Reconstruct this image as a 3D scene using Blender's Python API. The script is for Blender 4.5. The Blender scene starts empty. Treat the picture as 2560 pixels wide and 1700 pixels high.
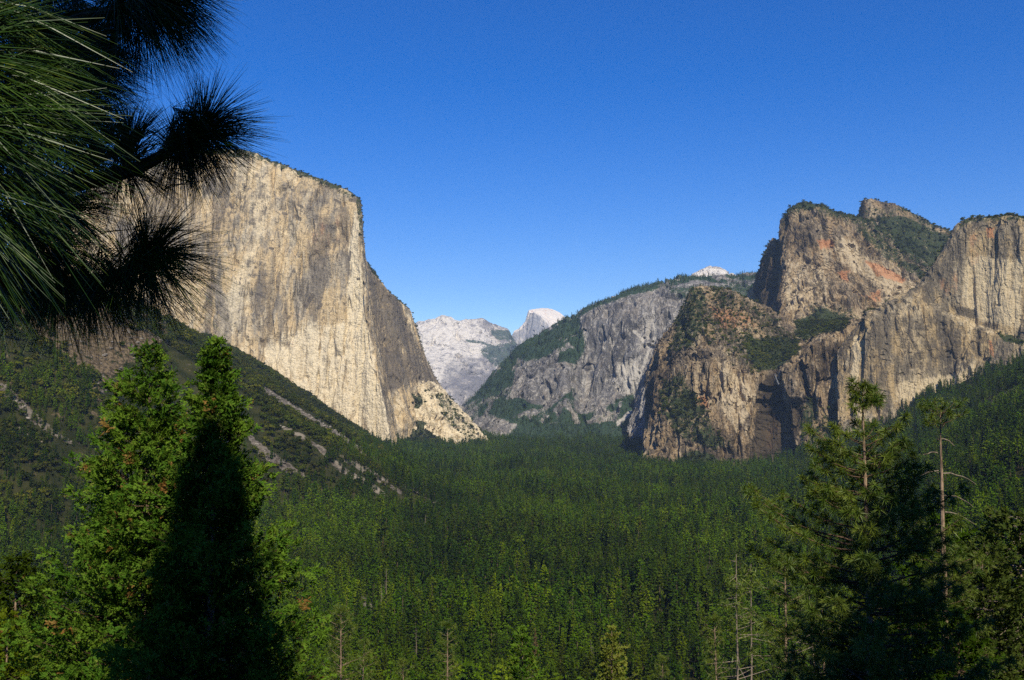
import bpy, math, random
import numpy as np
from mathutils import Vector, Matrix

random.seed(7)
rng = np.random.default_rng(7)
scene = bpy.context.scene
C = scene.collection

# ------------------------------------------------------------------ camera
F_PX, PITCH = 2400.0, math.radians(3.94)
cam_d = bpy.data.cameras.new('camera')
cam_d.sensor_width = 36.0
cam_d.lens = 36.0 * F_PX / 2560.0
cam_d.clip_start = 0.05
cam_d.clip_end = 60000.0
cam = bpy.data.objects.new('camera', cam_d)
cam.location = (0, 0, 0)
cam.rotation_euler = (math.radians(90) + PITCH, 0, 0)
C.objects.link(cam)
scene.camera = cam

# ------------------------------------------------------------------ sun and sky
SUN_EL, SUN_SIDE = math.radians(42), math.radians(14)      # behind the viewer, to the right
SUN = Vector((math.sin(SUN_SIDE) * math.cos(SUN_EL), -math.cos(SUN_SIDE) * math.cos(SUN_EL), math.sin(SUN_EL)))
sl = bpy.data.lights.new('sun', 'SUN')
sl.energy = 5.0
sl.angle = math.radians(0.5)
sl.color = (1.0, 0.925, 0.75)
so = bpy.data.objects.new('sun', sl)
so.rotation_euler = SUN.to_track_quat('Z', 'Y').to_euler()
so.location = (0, 0, 3000)
C.objects.link(so)

world = bpy.data.worlds.new('World')
scene.world = world
world.use_nodes = True
nt = world.node_tree
nt.nodes.clear()
sky = nt.nodes.new('ShaderNodeTexSky')
sky.sky_type = 'NISHITA'
sky.sun_disc = False
sky.sun_elevation = SUN_EL
sky.sun_rotation = math.atan2(SUN.x, SUN.y)
sky.altitude = 1400
sky.air_density = 1.0
sky.dust_density = 0.3
sky.ozone_density = 2.5
gm = nt.nodes.new('ShaderNodeHueSaturation')
gm.inputs['Hue'].default_value = 0.518
gm.inputs['Saturation'].default_value = 1.48
gm.inputs['Value'].default_value = 1.1
bg = nt.nodes.new('ShaderNodeBackground')
bg.inputs['Strength'].default_value = 0.112
wo = nt.nodes.new('ShaderNodeOutputWorld')
nt.links.new(sky.outputs[0], gm.inputs['Color'])
nt.links.new(gm.outputs[0], bg.inputs['Color'])
nt.links.new(bg.outputs[0], wo.inputs['Surface'])

scene.view_settings.view_transform = 'Standard'
scene.view_settings.look = 'None'
scene.view_settings.exposure = 0.25
scene.view_settings.gamma = 1.0
scene.view_settings.use_curve_mapping = False
scene.render.engine = 'CYCLES'
scene.cycles.use_denoising = False
scene.cycles.max_bounces = 4
scene.cycles.diffuse_bounces = 2
scene.cycles.glossy_bounces = 1
scene.cycles.transmission_bounces = 2
scene.cycles.volume_bounces = 0
scene.cycles.use_fast_gi = False
scene.cycles.caustics_reflective = False
scene.cycles.caustics_refractive = False

CP, SP = math.cos(PITCH), math.sin(PITCH)


def W(px, py, Y):
    """world point at forward distance Y metres that stands where the survey sheet (2560 x 1700) has px, py"""
    px = np.asarray(px, float); py = np.asarray(py, float); Y = np.asarray(Y, float)
    u = (px - 1280) / F_PX; v = (850 - py) / F_PX
    fy = CP - v * SP; fz = SP + v * CP
    k = Y / fy
    return np.stack([u * k, Y + 0 * u, fz * k], -1)


def P(p):
    """sheet coordinates of world points"""
    f = p[..., 1] * CP + p[..., 2] * SP
    v = -p[..., 1] * SP + p[..., 2] * CP
    f = np.where(f < 0.01, 0.01, f)
    return 1280 + F_PX * p[..., 0] / f, 850 - F_PX * v / f


# ------------------------------------------------------------------ noise
def _h(ix, iy, iz, s):
    h = (ix.astype(np.uint32) * np.uint32(374761393)) ^ (iy.astype(np.uint32) * np.uint32(668265263)) \
        ^ (iz.astype(np.uint32) * np.uint32(2147483647 - 58)) ^ np.uint32((s * 974634777 + 12345) & 0xffffffff)
    h = (h ^ (h >> np.uint32(13))) * np.uint32(1274126177)
    h = (h ^ (h >> np.uint32(15))) * np.uint32(2246822519)
    h ^= h >> np.uint32(16)
    return h.astype(np.float32) * np.float32(2.0 / 4294967295.0) - np.float32(1.0)


def vnoise(x, y, z, s=0):
    fx, fy, fz = np.floor(x), np.floor(y), np.floor(z)
    ix, iy, iz = fx.astype(np.int64), fy.astype(np.int64), fz.astype(np.int64)
    tx, ty, tz = (x - fx), (y - fy), (z - fz)
    tx = tx * tx * (3 - 2 * tx); ty = ty * ty * (3 - 2 * ty); tz = tz * tz * (3 - 2 * tz)
    r = 0
    for dz in (0, 1):
        wz = tz if dz else 1 - tz
        for dy in (0, 1):
            wy = ty if dy else 1 - ty
            a = _h(ix, iy + dy, iz + dz, s); b = _h(ix + 1, iy + dy, iz + dz, s)
            r = r + (a + (b - a) * tx) * wy * wz
    return r


def fbm(p, L, oct=4, s=0, zk=1.0, gain=0.5):
    x, y, z = p[..., 0] / L, p[..., 1] / L, p[..., 2] / (L * zk)
    r = 0; a = 1.0; t = 0
    for i in range(oct):
        r = r + a * vnoise(x, y, z, s + i * 17)
        t += a; a *= gain
        x = x * 2.03 + 5.1; y = y * 2.03 + 1.7; z = z * 2.03 + 9.3
    return r / t


def ridged(p, L, oct=4, s=0, zk=1.0, gain=0.55):
    x, y, z = p[..., 0] / L, p[..., 1] / L, p[..., 2] / (L * zk)
    r = 0; a = 1.0; t = 0
    for i in range(oct):
        r = r + a * (1 - 2 * np.abs(vnoise(x, y, z, s + i * 13)))
        t += a; a *= gain
        x = x * 2.1 + 3.1; y = y * 2.1 + 7.7; z = z * 2.1 + 2.3
    return r / t


def sstep(a, b, x):
    t = np.clip((x - a) / (b - a), 0, 1)
    return t * t * (3 - 2 * t)


# ------------------------------------------------------------------ object helpers
def setp(o, label=None, cat=None, group=None, kind=None):
    if label: o['label'] = label
    if cat: o['category'] = cat
    if group: o['group'] = group
    if kind: o['kind'] = kind
    return o


def mesh_np(name, V, F, mats, attrs=None, smooth=False, mat_idx=None):
    """V (n,3), F (m,k) equal sized faces"""
    me = bpy.data.meshes.new(name)
    V = np.ascontiguousarray(V, dtype=np.float32); F = np.ascontiguousarray(F, dtype=np.int32)
    m, k = F.shape
    me.vertices.add(len(V)); me.loops.add(m * k); me.polygons.add(m)
    me.vertices.foreach_set('co', V.ravel())
    me.loops.foreach_set('vertex_index', F.ravel())
    me.polygons.foreach_set('loop_start', np.arange(0, m * k, k, dtype=np.int32))
    if smooth:
        me.polygons.foreach_set('use_smooth', np.ones(m, bool))
    else:
        me.polygons.foreach_set('use_smooth', np.zeros(m, bool))
    for mt in mats: me.materials.append(mt)
    if mat_idx is not None: me.polygons.foreach_set('material_index', mat_idx.astype(np.int32))
    me.update(calc_edges=True)
    if attrs:
        for an, av in attrs.items():
            a = me.attributes.new(an, 'FLOAT', 'POINT')
            a.data.foreach_set('value', np.ascontiguousarray(av, dtype=np.float32).ravel())
    return me


def link(name, me, parent=None, loc=None):
    o = bpy.data.objects.new(name, me)
    C.objects.link(o)
    if parent: o.parent = parent
    if loc is not None: o.location = loc
    return o


def empty(name, loc, **kw):
    o = bpy.data.objects.new(name, None)
    o.empty_display_size = 0.5
    o.location = loc
    C.objects.link(o)
    return setp(o, **kw)


def tubes(paths, sides=6):
    """paths: list of (points (n,3), radii (n,)) -> V, F"""
    Vs, Fs, base = [], [], 0
    for pts, rad in paths:
        pts = np.asarray(pts, float); rad = np.asarray(rad, float)
        n = len(pts)
        tan = np.gradient(pts, axis=0)
        tan /= np.linalg.norm(tan, axis=1)[:, None] + 1e-9
        ref = np.array([0, 0, 1.0]) if abs(tan[0, 2]) < 0.8 else np.array([1.0, 0, 0])
        a = np.cross(tan, ref); a /= np.linalg.norm(a, axis=1)[:, None] + 1e-9
        b = np.cross(tan, a)
        th = np.linspace(0, 2 * np.pi, sides, endpoint=False)
        ring = pts[:, None, :] + rad[:, None, None] * (a[:, None, :] * np.cos(th)[None, :, None] + b[:, None, :] * np.sin(th)[None, :, None])
        Vs.append(ring.reshape(-1, 3))
        i = np.arange(n - 1)[:, None] * sides; j = np.arange(sides)[None, :]; j2 = (j + 1) % sides
        Fs.append(np.stack([i + j, i + j2, i + sides + j2, i + sides + j], -1).reshape(-1, 4) + base)
        base += n * sides
    return np.concatenate(Vs), np.concatenate(Fs)


def grid_faces(nv, nu, wrap=False):
    i = np.arange(nv - 1)[:, None]; j = np.arange(nu if wrap else nu - 1)[None, :]
    j2 = (j + 1) % nu
    return np.stack([i * nu + j, (i + 1) * nu + j, (i + 1) * nu + j2, i * nu + j2], -1).reshape(-1, 4)


# ------------------------------------------------------------------ materials
class NB:
    def __init__(s, name):
        s.m = bpy.data.materials.new(name); s.m.use_nodes = True
        s.t = s.m.node_tree; s.t.nodes.clear()
        s.out = s.t.nodes.new('ShaderNodeOutputMaterial')

    def n(s, typ, **kw):
        nd = s.t.nodes.new(typ)
        for k, v in kw.items(): setattr(nd, k, v)
        return nd

    def inp(s, nd, key, v):
        if isinstance(v, bpy.types.NodeSocket): s.t.links.new(v, nd.inputs[key])
        else: nd.inputs[key].default_value = v

    def math(s, op, a, b=0.0, c=None, clamp=False):
        nd = s.n('ShaderNodeMath', operation=op, use_clamp=clamp)
        s.inp(nd, 0, a); s.inp(nd, 1, b)
        if c is not None: s.inp(nd, 2, c)
        return nd.outputs[0]

    def mix(s, f, a, b, blend='MIX'):
        nd = s.n('ShaderNodeMix', data_type='RGBA', blend_type=blend)
        s.inp(nd, 0, f)
        s.inp(nd, 6, a if isinstance(a, bpy.types.NodeSocket) else (*a, 1))
        s.inp(nd, 7, b if isinstance(b, bpy.types.NodeSocket) else (*b, 1))
        return nd.outputs[2]

    def noise(s, vec, scale, detail=4, rough=0.55, dist=0.0):
        nd = s.n('ShaderNodeTexNoise')
        if vec is not None: s.inp(nd, 'Vector', vec)
        nd.inputs['Scale'].default_value = scale
        nd.inputs['Detail'].default_value = detail
        nd.inputs['Roughness'].default_value = rough
        nd.inputs['Distortion'].default_value = dist
        return nd.outputs['Fac']

    def step(s, v, a, b):
        nd = s.n('ShaderNodeMapRange', interpolation_type='SMOOTHSTEP')
        s.inp(nd, 0, v); nd.inputs[1].default_value = a; nd.inputs[2].default_value = b
        return nd.outputs[0]

    def attr(s, name, typ='GEOMETRY'):
        nd = s.n('ShaderNodeAttribute', attribute_type=typ, attribute_name=name)
        return nd.outputs['Fac']

    def mapping(s, vec, scale):
        nd = s.n('ShaderNodeMapping'); s.inp(nd, 'Vector', vec); nd.inputs['Scale'].default_value = scale
        return nd.outputs[0]

    def coord(s, kind='Object'):
        return s.n('ShaderNodeTexCoord').outputs[kind]

    def finish(s, col, rough=0.9, spec=0.1, bump=None, bstr=0.5, bdist=1.0):
        p = s.n('ShaderNodeBsdfPrincipled')
        s.inp(p, 'Base Color', col if isinstance(col, bpy.types.NodeSocket) else (*col, 1))
        p.inputs['Roughness'].default_value = rough
        p.inputs['Specular IOR Level'].default_value = spec
        if bump is not None:
            b = s.n('ShaderNodeBump'); b.inputs['Strength'].default_value = bstr; b.inputs['Distance'].default_value = bdist
            s.inp(b, 'Height', bump); s.t.links.new(b.outputs[0], p.inputs['Normal'])
        s.t.links.new(p.outputs[0], s.out.inputs['Surface'])
        return s.m


def rock_mat(name, grey, tan, pale, dark, L, zk=8.0, tan_bias=0.5, veg=(0.028, 0.038, 0.014), bscale=1.0, speck=0.5, org=(0.45, 0.2, 0.09), dk=1.0, fine=1.0):
    """granite: vertical stains, lighter scars, dark specks; attributes veg / dark / pale / org stand for cover, dark / pale also for painted shade and light"""
    b = NB(name)
    co = b.coord()
    st = b.mapping(co, (1 / L, 1 / L, 1 / (L * zk)))
    iso = b.mapping(co, (1 / L, 1 / L, 1 / L))
    big = b.noise(iso, 0.28, 3, 0.5)
    s1 = b.noise(st, 1.0, 5, 0.62, 0.3)
    s2 = b.noise(st, 3.1, 4, 0.6, 0.2)
    i1 = b.noise(iso, 2.2, 6, 0.65)
    i2 = b.noise(iso, 7.0, 4, 0.6)
    ti = b.math('ADD', b.math('MULTIPLY', s1, 1.3), b.math('MULTIPLY', big, 0.9))
    c = b.mix(b.step(ti, 1.2 - tan_bias * 0.35, 1.4 - tan_bias * 0.35), grey, tan)
    s3 = b.noise(b.mapping(co, (0.37 / L, 0.37 / L, 0.37 / (L * zk * 1.6))), 1.0, 6, 0.7, 0.4)
    c = b.mix(b.math('MULTIPLY', b.step(s3, 0.48, 0.42), 0.75 * dk), c, dark)
    c = b.mix(b.math('MULTIPLY', b.step(s3, 0.54, 0.62), 0.55), c, pale)
    c = b.mix(b.math('MULTIPLY', b.step(s2, 0.53, 0.66), 0.7 * fine), c, pale)
    c = b.mix(b.math('MULTIPLY', b.step(b.math('ADD', s2, b.math('MULTIPLY', s1, 0.6)), 0.74, 0.62), 0.65 * dk * fine), c, dark)
    c = b.mix(b.math('MULTIPLY', b.step(i1, 0.57, 0.68), 0.6 * fine), c, pale)
    vo = b.n('ShaderNodeTexVoronoi', feature='DISTANCE_TO_EDGE')
    b.inp(vo, 'Vector', b.mix(0.12, st, b.n('ShaderNodeTexNoise').outputs['Color'], 'ADD')); vo.inputs['Scale'].default_value = 1.6
    crk = b.math('MULTIPLY', b.step(vo.outputs['Distance'], 0.05, 0.012), b.step(i1, 0.47, 0.55))
    c = b.mix(b.math('MULTIPLY', crk, 0.8), c, dark)
    c = b.mix(b.math('MULTIPLY', b.step(i2, 0.60, 0.70), speck), c, dark)
    c = b.mix(b.math('MULTIPLY', b.step(i2, 0.42, 0.30), speck * 0.8), c, pale)
    nz = b.math('MULTIPLY', b.math('SUBTRACT', b.math('ADD', b.math('MULTIPLY', i1, 0.6), b.math('MULTIPLY', i2, 0.4)), 0.5), 3.0)
    nzs = b.math('MULTIPLY', b.math('SUBTRACT', b.math('ADD', b.math('MULTIPLY', s2, 0.6), b.math('MULTIPLY', i1, 0.4)), 0.5), 2.2)

    def cover(att, col, w, n_):
        nonlocal c
        f = b.step(b.math('ADD', b.attr(att), b.math('MULTIPLY', n_, 0.9)), 0.3, 0.66)
        gate = b.step(b.attr(att), 0.02, 0.15)
        c = b.mix(b.math('MULTIPLY', b.math('MULTIPLY', f, gate), w), c, col)
    cover('pale', pale, 0.85, nzs)
    cover('org', org, 0.75, nzs)
    cover('dark', dark, 0.85, nzs)
    vg = b.mix(b.step(i2, 0.4, 0.6), veg, tuple(v * 1.6 for v in veg))
    cover('veg', vg, 0.95, nz)
    hgt = b.math('ADD', b.math('MULTIPLY', i1, 1.0), b.math('ADD', b.math('MULTIPLY', i2, 0.5), b.math('MULTIPLY', s2, 0.8)))
    return b.finish(c, 0.95, 0.05, hgt, 1.0, L * 0.24 * bscale)


def leaf_mat(name, c1, c2, c3, trans=0.25, noise_scale=0.3, rough=0.75, spec=0.1, rand=True, shade_noise=True):
    b = NB(name)
    oi = b.n('ShaderNodeObjectInfo').outputs['Random']
    co = b.n('ShaderNodeNewGeometry').outputs['Position']
    nz = b.noise(co, noise_scale, 3, 0.6)
    c = b.mix(b.step(nz, 0.38, 0.62), c1, c2)
    if rand:
        c = b.mix(b.step(oi, 0.55, 1.0), c, c3)
        br = b.math('ADD', b.math('MULTIPLY', b.math('FRACT', b.math('MULTIPLY', oi, 7.31)), 0.85), 0.58)
        hv = b.n('ShaderNodeHueSaturation'); b.inp(hv, 'Value', b.math('MULTIPLY', br, b.math('ADD', b.math('MULTIPLY', b.step(b.noise(co, 0.0045, 3, 0.55), 0.38, 0.62), 0.5), 0.64))); hv.inputs['Saturation'].default_value = 1.05; b.inp(hv, 'Color', c)
        c = hv.outputs[0]
    else:
        c = b.mix(b.step(b.noise(co, noise_scale * 3.7, 2, 0.6), 0.55, 0.7), c, c3)
    p = b.n('ShaderNodeBsdfPrincipled')
    b.inp(p, 'Base Color', c); p.inputs['Roughness'].default_value = rough; p.inputs['Specular IOR Level'].default_value = spec
    if trans > 0:
        tr = b.n('ShaderNodeBsdfTranslucent'); b.inp(tr, 'Color', c)
        mx = b.n('ShaderNodeMixShader'); mx.inputs[0].default_value = trans
        b.t.links.new(p.outputs[0], mx.inputs[1]); b.t.links.new(tr.outputs[0], mx.inputs[2])
        b.t.links.new(mx.outputs[0], b.out.inputs['Surface'])
    else:
        b.t.links.new(p.outputs[0], b.out.inputs['Surface'])
    return b.m


def bark_mat(name, c1, c2, scale=6.0):
    b = NB(name)
    co = b.mapping(b.coord(), (1, 1, 0.25))
    n1 = b.noise(co, scale, 5, 0.65)
    return b.finish(b.mix(b.step(n1, 0.4, 0.6), c1, c2), 0.95, 0.05, n1, 0.6, 0.03)


M_conifer = leaf_mat('conifer_needles', (0.028, 0.060, 0.003), (0.058, 0.100, 0.004), (0.078, 0.106, 0.006), 0.0, 0.006)
M_conifer_far = M_conifer
M_shrub = leaf_mat('oak_brush_leaves', (0.024, 0.036, 0.003), (0.055, 0.066, 0.006), (0.078, 0.076, 0.010), 0.0, 0.02)
M_bark = bark_mat('conifer_bark', (0.10, 0.07, 0.05), (0.22, 0.16, 0.11))
M_dead = bark_mat('dead_wood', (0.13, 0.10, 0.075), (0.27, 0.22, 0.17))

# ------------------------------------------------------------------ masks drawn as outlines on the survey sheet
def in_poly(px, py, poly, soft):
    poly = np.asarray(poly, float)
    inside = np.zeros(px.shape, bool)
    dmin = np.full(px.shape, 1e9)
    n = len(poly)
    for i in range(n):
        x1, y1 = poly[i]; x2, y2 = poly[(i + 1) % n]
        cond = ((y1 > py) != (y2 > py)) & (px < (x2 - x1) * (py - y1) / (y2 - y1 + 1e-12) + x1)
        inside ^= cond
        dx, dy = x2 - x1, y2 - y1
        t = np.clip(((px - x1) * dx + (py - y1) * dy) / (dx * dx + dy * dy + 1e-9), 0, 1)
        d = np.hypot(px - x1 - t * dx, py - y1 - t * dy)
        dmin = np.minimum(dmin, d)
    sd = np.where(inside, dmin, -dmin)
    return sstep(-soft, soft, sd)


def along(px, py, line, w):
    """soft band round a polyline of width w (one value or one per point)"""
    line = np.asarray(line, float)
    r = np.zeros(px.shape)
    ws = np.full(len(line), w) if np.isscalar(w) else np.asarray(w, float)
    for i in range(len(line) - 1):
        x1, y1 = line[i]; x2, y2 = line[i + 1]
        dx, dy = x2 - x1, y2 - y1
        t = np.clip(((px - x1) * dx + (py - y1) * dy) / (dx * dx + dy * dy + 1e-9), 0, 1)
        d = np.hypot(px - x1 - t * dx, py - y1 - t * dy)
        ww = ws[i] + (ws[i + 1] - ws[i]) * t
        r = np.maximum(r, 1 - sstep(ww * 0.6, ww * 1.3, d))
    return r


# ------------------------------------------------------------------ terrain
def left_foot(Y):
    return np.interp(Y, [-500, 500, 1000, 1400, 1684, 2400, 3400, 6000, 20000], [-820, -760, -640, -400, -150, -235, -385, -500, -900])


def right_foot(Y):
    return np.interp(Y, [-3000, 0, 250, 500, 1000, 2500, 4000, 20000], [-1500, -300, -50, 170, 330, 770, 800, 900])


def height(X, Y):
    r = np.hypot(X, Y)
    base = -180.0 + 18 * sstep(2900, 4300, Y)
    dl = left_foot(Y) - X
    hl = 0.65 * (np.sqrt(np.maximum(dl, -400) ** 2 + 60 ** 2) + np.maximum(dl, -400)) / 2 - 0.65 * 2.2
    dr = X - right_foot(Y)
    hr = 0.51 * (np.sqrt(np.maximum(dr, -400) ** 2 + 50 ** 2) + np.maximum(dr, -400)) / 2 - 0.51 * 1.5
    cap = 455 + 0.03 * X * 0; hl = cap - 60 * np.log1p(np.exp(np.clip((cap - hl) / 60, -30, 30))); hr = np.minimum(hr, 520)
    h = base + np.maximum(hl, 0) + np.maximum(hr, 0)
    # the near hillside the viewer stands on
    spur = -1.7 - 0.40 * np.maximum(r - 1.5, 0)
    h = np.where(Y > -400, np.maximum(h, spur), h)
    p = np.stack([X, Y, 0 * X], -1)
    amp = np.clip(r / 250, 0.0, 1.0)
    rough = np.clip((h + 175) / 120, 0.15, 1)
    h = h + amp * rough * (22 * fbm(p, 260, 3, 5) + 7 * fbm(p, 60, 3, 9))
    return h


def march(px, py, y0=300, y1=6000, n=700):
    """where the sight line through px,py meets the terrain"""
    Y = np.geomspace(y0, y1, n)
    w = W(px, py, Y)
    d = w[:, 2] - height(w[:, 0], w[:, 1])
    k = np.argmax(d < 0)
    return w[k] if (d < 0).any() else w[-1]


CHUTES = [  # scree chutes and bare patches on the left slope: sheet polyline, half widths
    ([(655, 968), (700, 1000), (760, 1040), (850, 1095), (925, 1145), (1010, 1205), (1090, 1255)], [5, 8, 9, 10, 9, 8, 4], 0.55),
    ([(700, 1062), (760, 1095), (800, 1120), (850, 1170), (900, 1200), (960, 1235)], [3, 5, 7, 8, 9, 7], 1.0),
    ([(850, 1140), (900, 1170), (940, 1190), (1000, 1230)], [4, 8, 8, 4], 0.7),
    ([(625, 1090), (660, 1130), (720, 1170), (760, 1190)], [5, 13, 12, 5], 0.35),
    ([(-20, 955), (30, 990), (80, 1040), (120, 1070), (180, 1110)], [14, 15, 11, 8, 4], 0.5),
    ([(50, 1075), (110, 1110)], [3, 3], 1.0),
    ([(235, 790), (255, 860), (250, 940), (262, 990)], [6, 7, 8, 6], 0.8),
    ([(185, 1140), (210, 1160)], [3, 3], 1.0),
]

# ring / fan sheet with its finest cells where the valley shows
ang_in = np.radians(np.linspace(-34, 34, 620))
ang_out = np.radians(np.linspace(34, 326, 92)[1:-1])
ang = np.concatenate([ang_in, ang_out])
rad = np.concatenate([[0.02], np.geomspace(1.0, 300, 90)[:-1], np.linspace(0, 1, 520)[:-1] ** 1.25 * 3900 + 300, np.geomspace(4200, 15500, 40)])
RR, AA = np.meshgrid(rad, ang, indexing='ij')
TX, TY = RR * np.sin(AA), RR * np.cos(AA)
TZ = height(TX, TY)
T = np.stack([TX, TY, TZ], -1)
tpx, tpy = P(T)
nzw = fbm(T, 70, 3, 3)
nzf = fbm(T, 22, 2, 31)
scree = np.zeros(TX.shape); pale_s = np.zeros(TX.shape)
win = (TY > 900) & (TX < 200) & (tpx > -200) & (tpx < 1300)
wx = (tpx + 10 * nzw + 5 * nzf)[win]; wy = (tpy + 6 * nzw + 6 * nzf)[win]
sc_ = np.zeros(wx.shape); pl_ = np.zeros(wx.shape)
for ln, w_, pl in CHUTES:
    a_ = along(wx, wy, ln, np.array(w_, float))
    sc_ = np.maximum(sc_, a_); pl_ = np.maximum(pl_, a_ * pl)
scree[win] = sc_; pale_s[win] = pl_
brow = np.zeros(TX.shape)
brow[win] = in_poly(wx, wy, [(20, 730), (420, 700), (470, 790), (400, 880), (330, 900), (250, 1000), (200, 930), (120, 850), (40, 800)], 25)
rclear = along(tpx + 8 * nzf, tpy + 5 * nzf, [(2455, 1030), (2500, 1000), (2540, 975)], np.array([8., 16., 10.])) * ((TY > 600) & (TX > 0))
vclear = along(tpx + 5 * nzf, tpy + 5 * nzf, [(880, 1470), (905, 1495), (925, 1520)], np.array([4., 8., 10.])) * (TY < 2000) * (TY > 100)

b = NB('hillside_ground')
co = b.coord()
n1 = b.noise(b.mapping(co, (1 / 30, 1 / 30, 1 / 30)), 1.0, 6, 0.65)
n2 = b.noise(b.mapping(co, (1 / 6, 1 / 6, 1 / 6)), 1.0, 5, 0.7)
c = b.mix(b.step(n1, 0.42, 0.6), (0.020, 0.024, 0.008), (0.042, 0.042, 0.014))
c = b.mix(b.math('MULTIPLY', b.step(n2, 0.55, 0.7), 0.5), c, (0.06, 0.05, 0.03))
sc = b.attr('scree')
gr = b.mix(b.step(n2, 0.40, 0.58), (0.05, 0.041, 0.034), (0.14, 0.118, 0.095))
gr = b.mix(b.math('MULTIPLY', b.attr('palerock'), b.step(n1, 0.42, 0.55)), gr, (0.24, 0.205, 0.155))
c = b.mix(b.step(b.math('ADD', sc, b.math('MULTIPLY', b.math('SUBTRACT', b.math('ADD', b.math('MULTIPLY', n2, .5), b.math('MULTIPLY', n1, .5)), 0.5), 1.5)), 0.40, 0.60), c, gr)
br = b.attr('brown')
c = b.mix(b.step(b.math('ADD', br, b.math('MULTIPLY', b.math('SUBTRACT', n1, 0.5), 4.5)), 0.55, 0.8), c, b.mix(b.step(n2, .4, .6), (0.055, 0.042, 0.026), (0.17, 0.125, 0.072)))
M_ground = b.finish(c, 0.95, 0.03, b.math('ADD', n1, n2), 0.8, 4.0)
me = mesh_np('ground', T.reshape(-1, 3), grid_faces(*TX.shape, wrap=True), [M_ground],
             dict(scree=np.maximum(np.maximum(scree, rclear), vclear), palerock=np.maximum(np.maximum(pale_s, rclear * 0.3), vclear), brown=brow), smooth=True)
link('ground', me)['kind'] = 'structure'

# ------------------------------------------------------------------ cliffs and mountains
SPOTS = []   # places on rock where trees and brush grow: (points, heights, kind)


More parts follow.
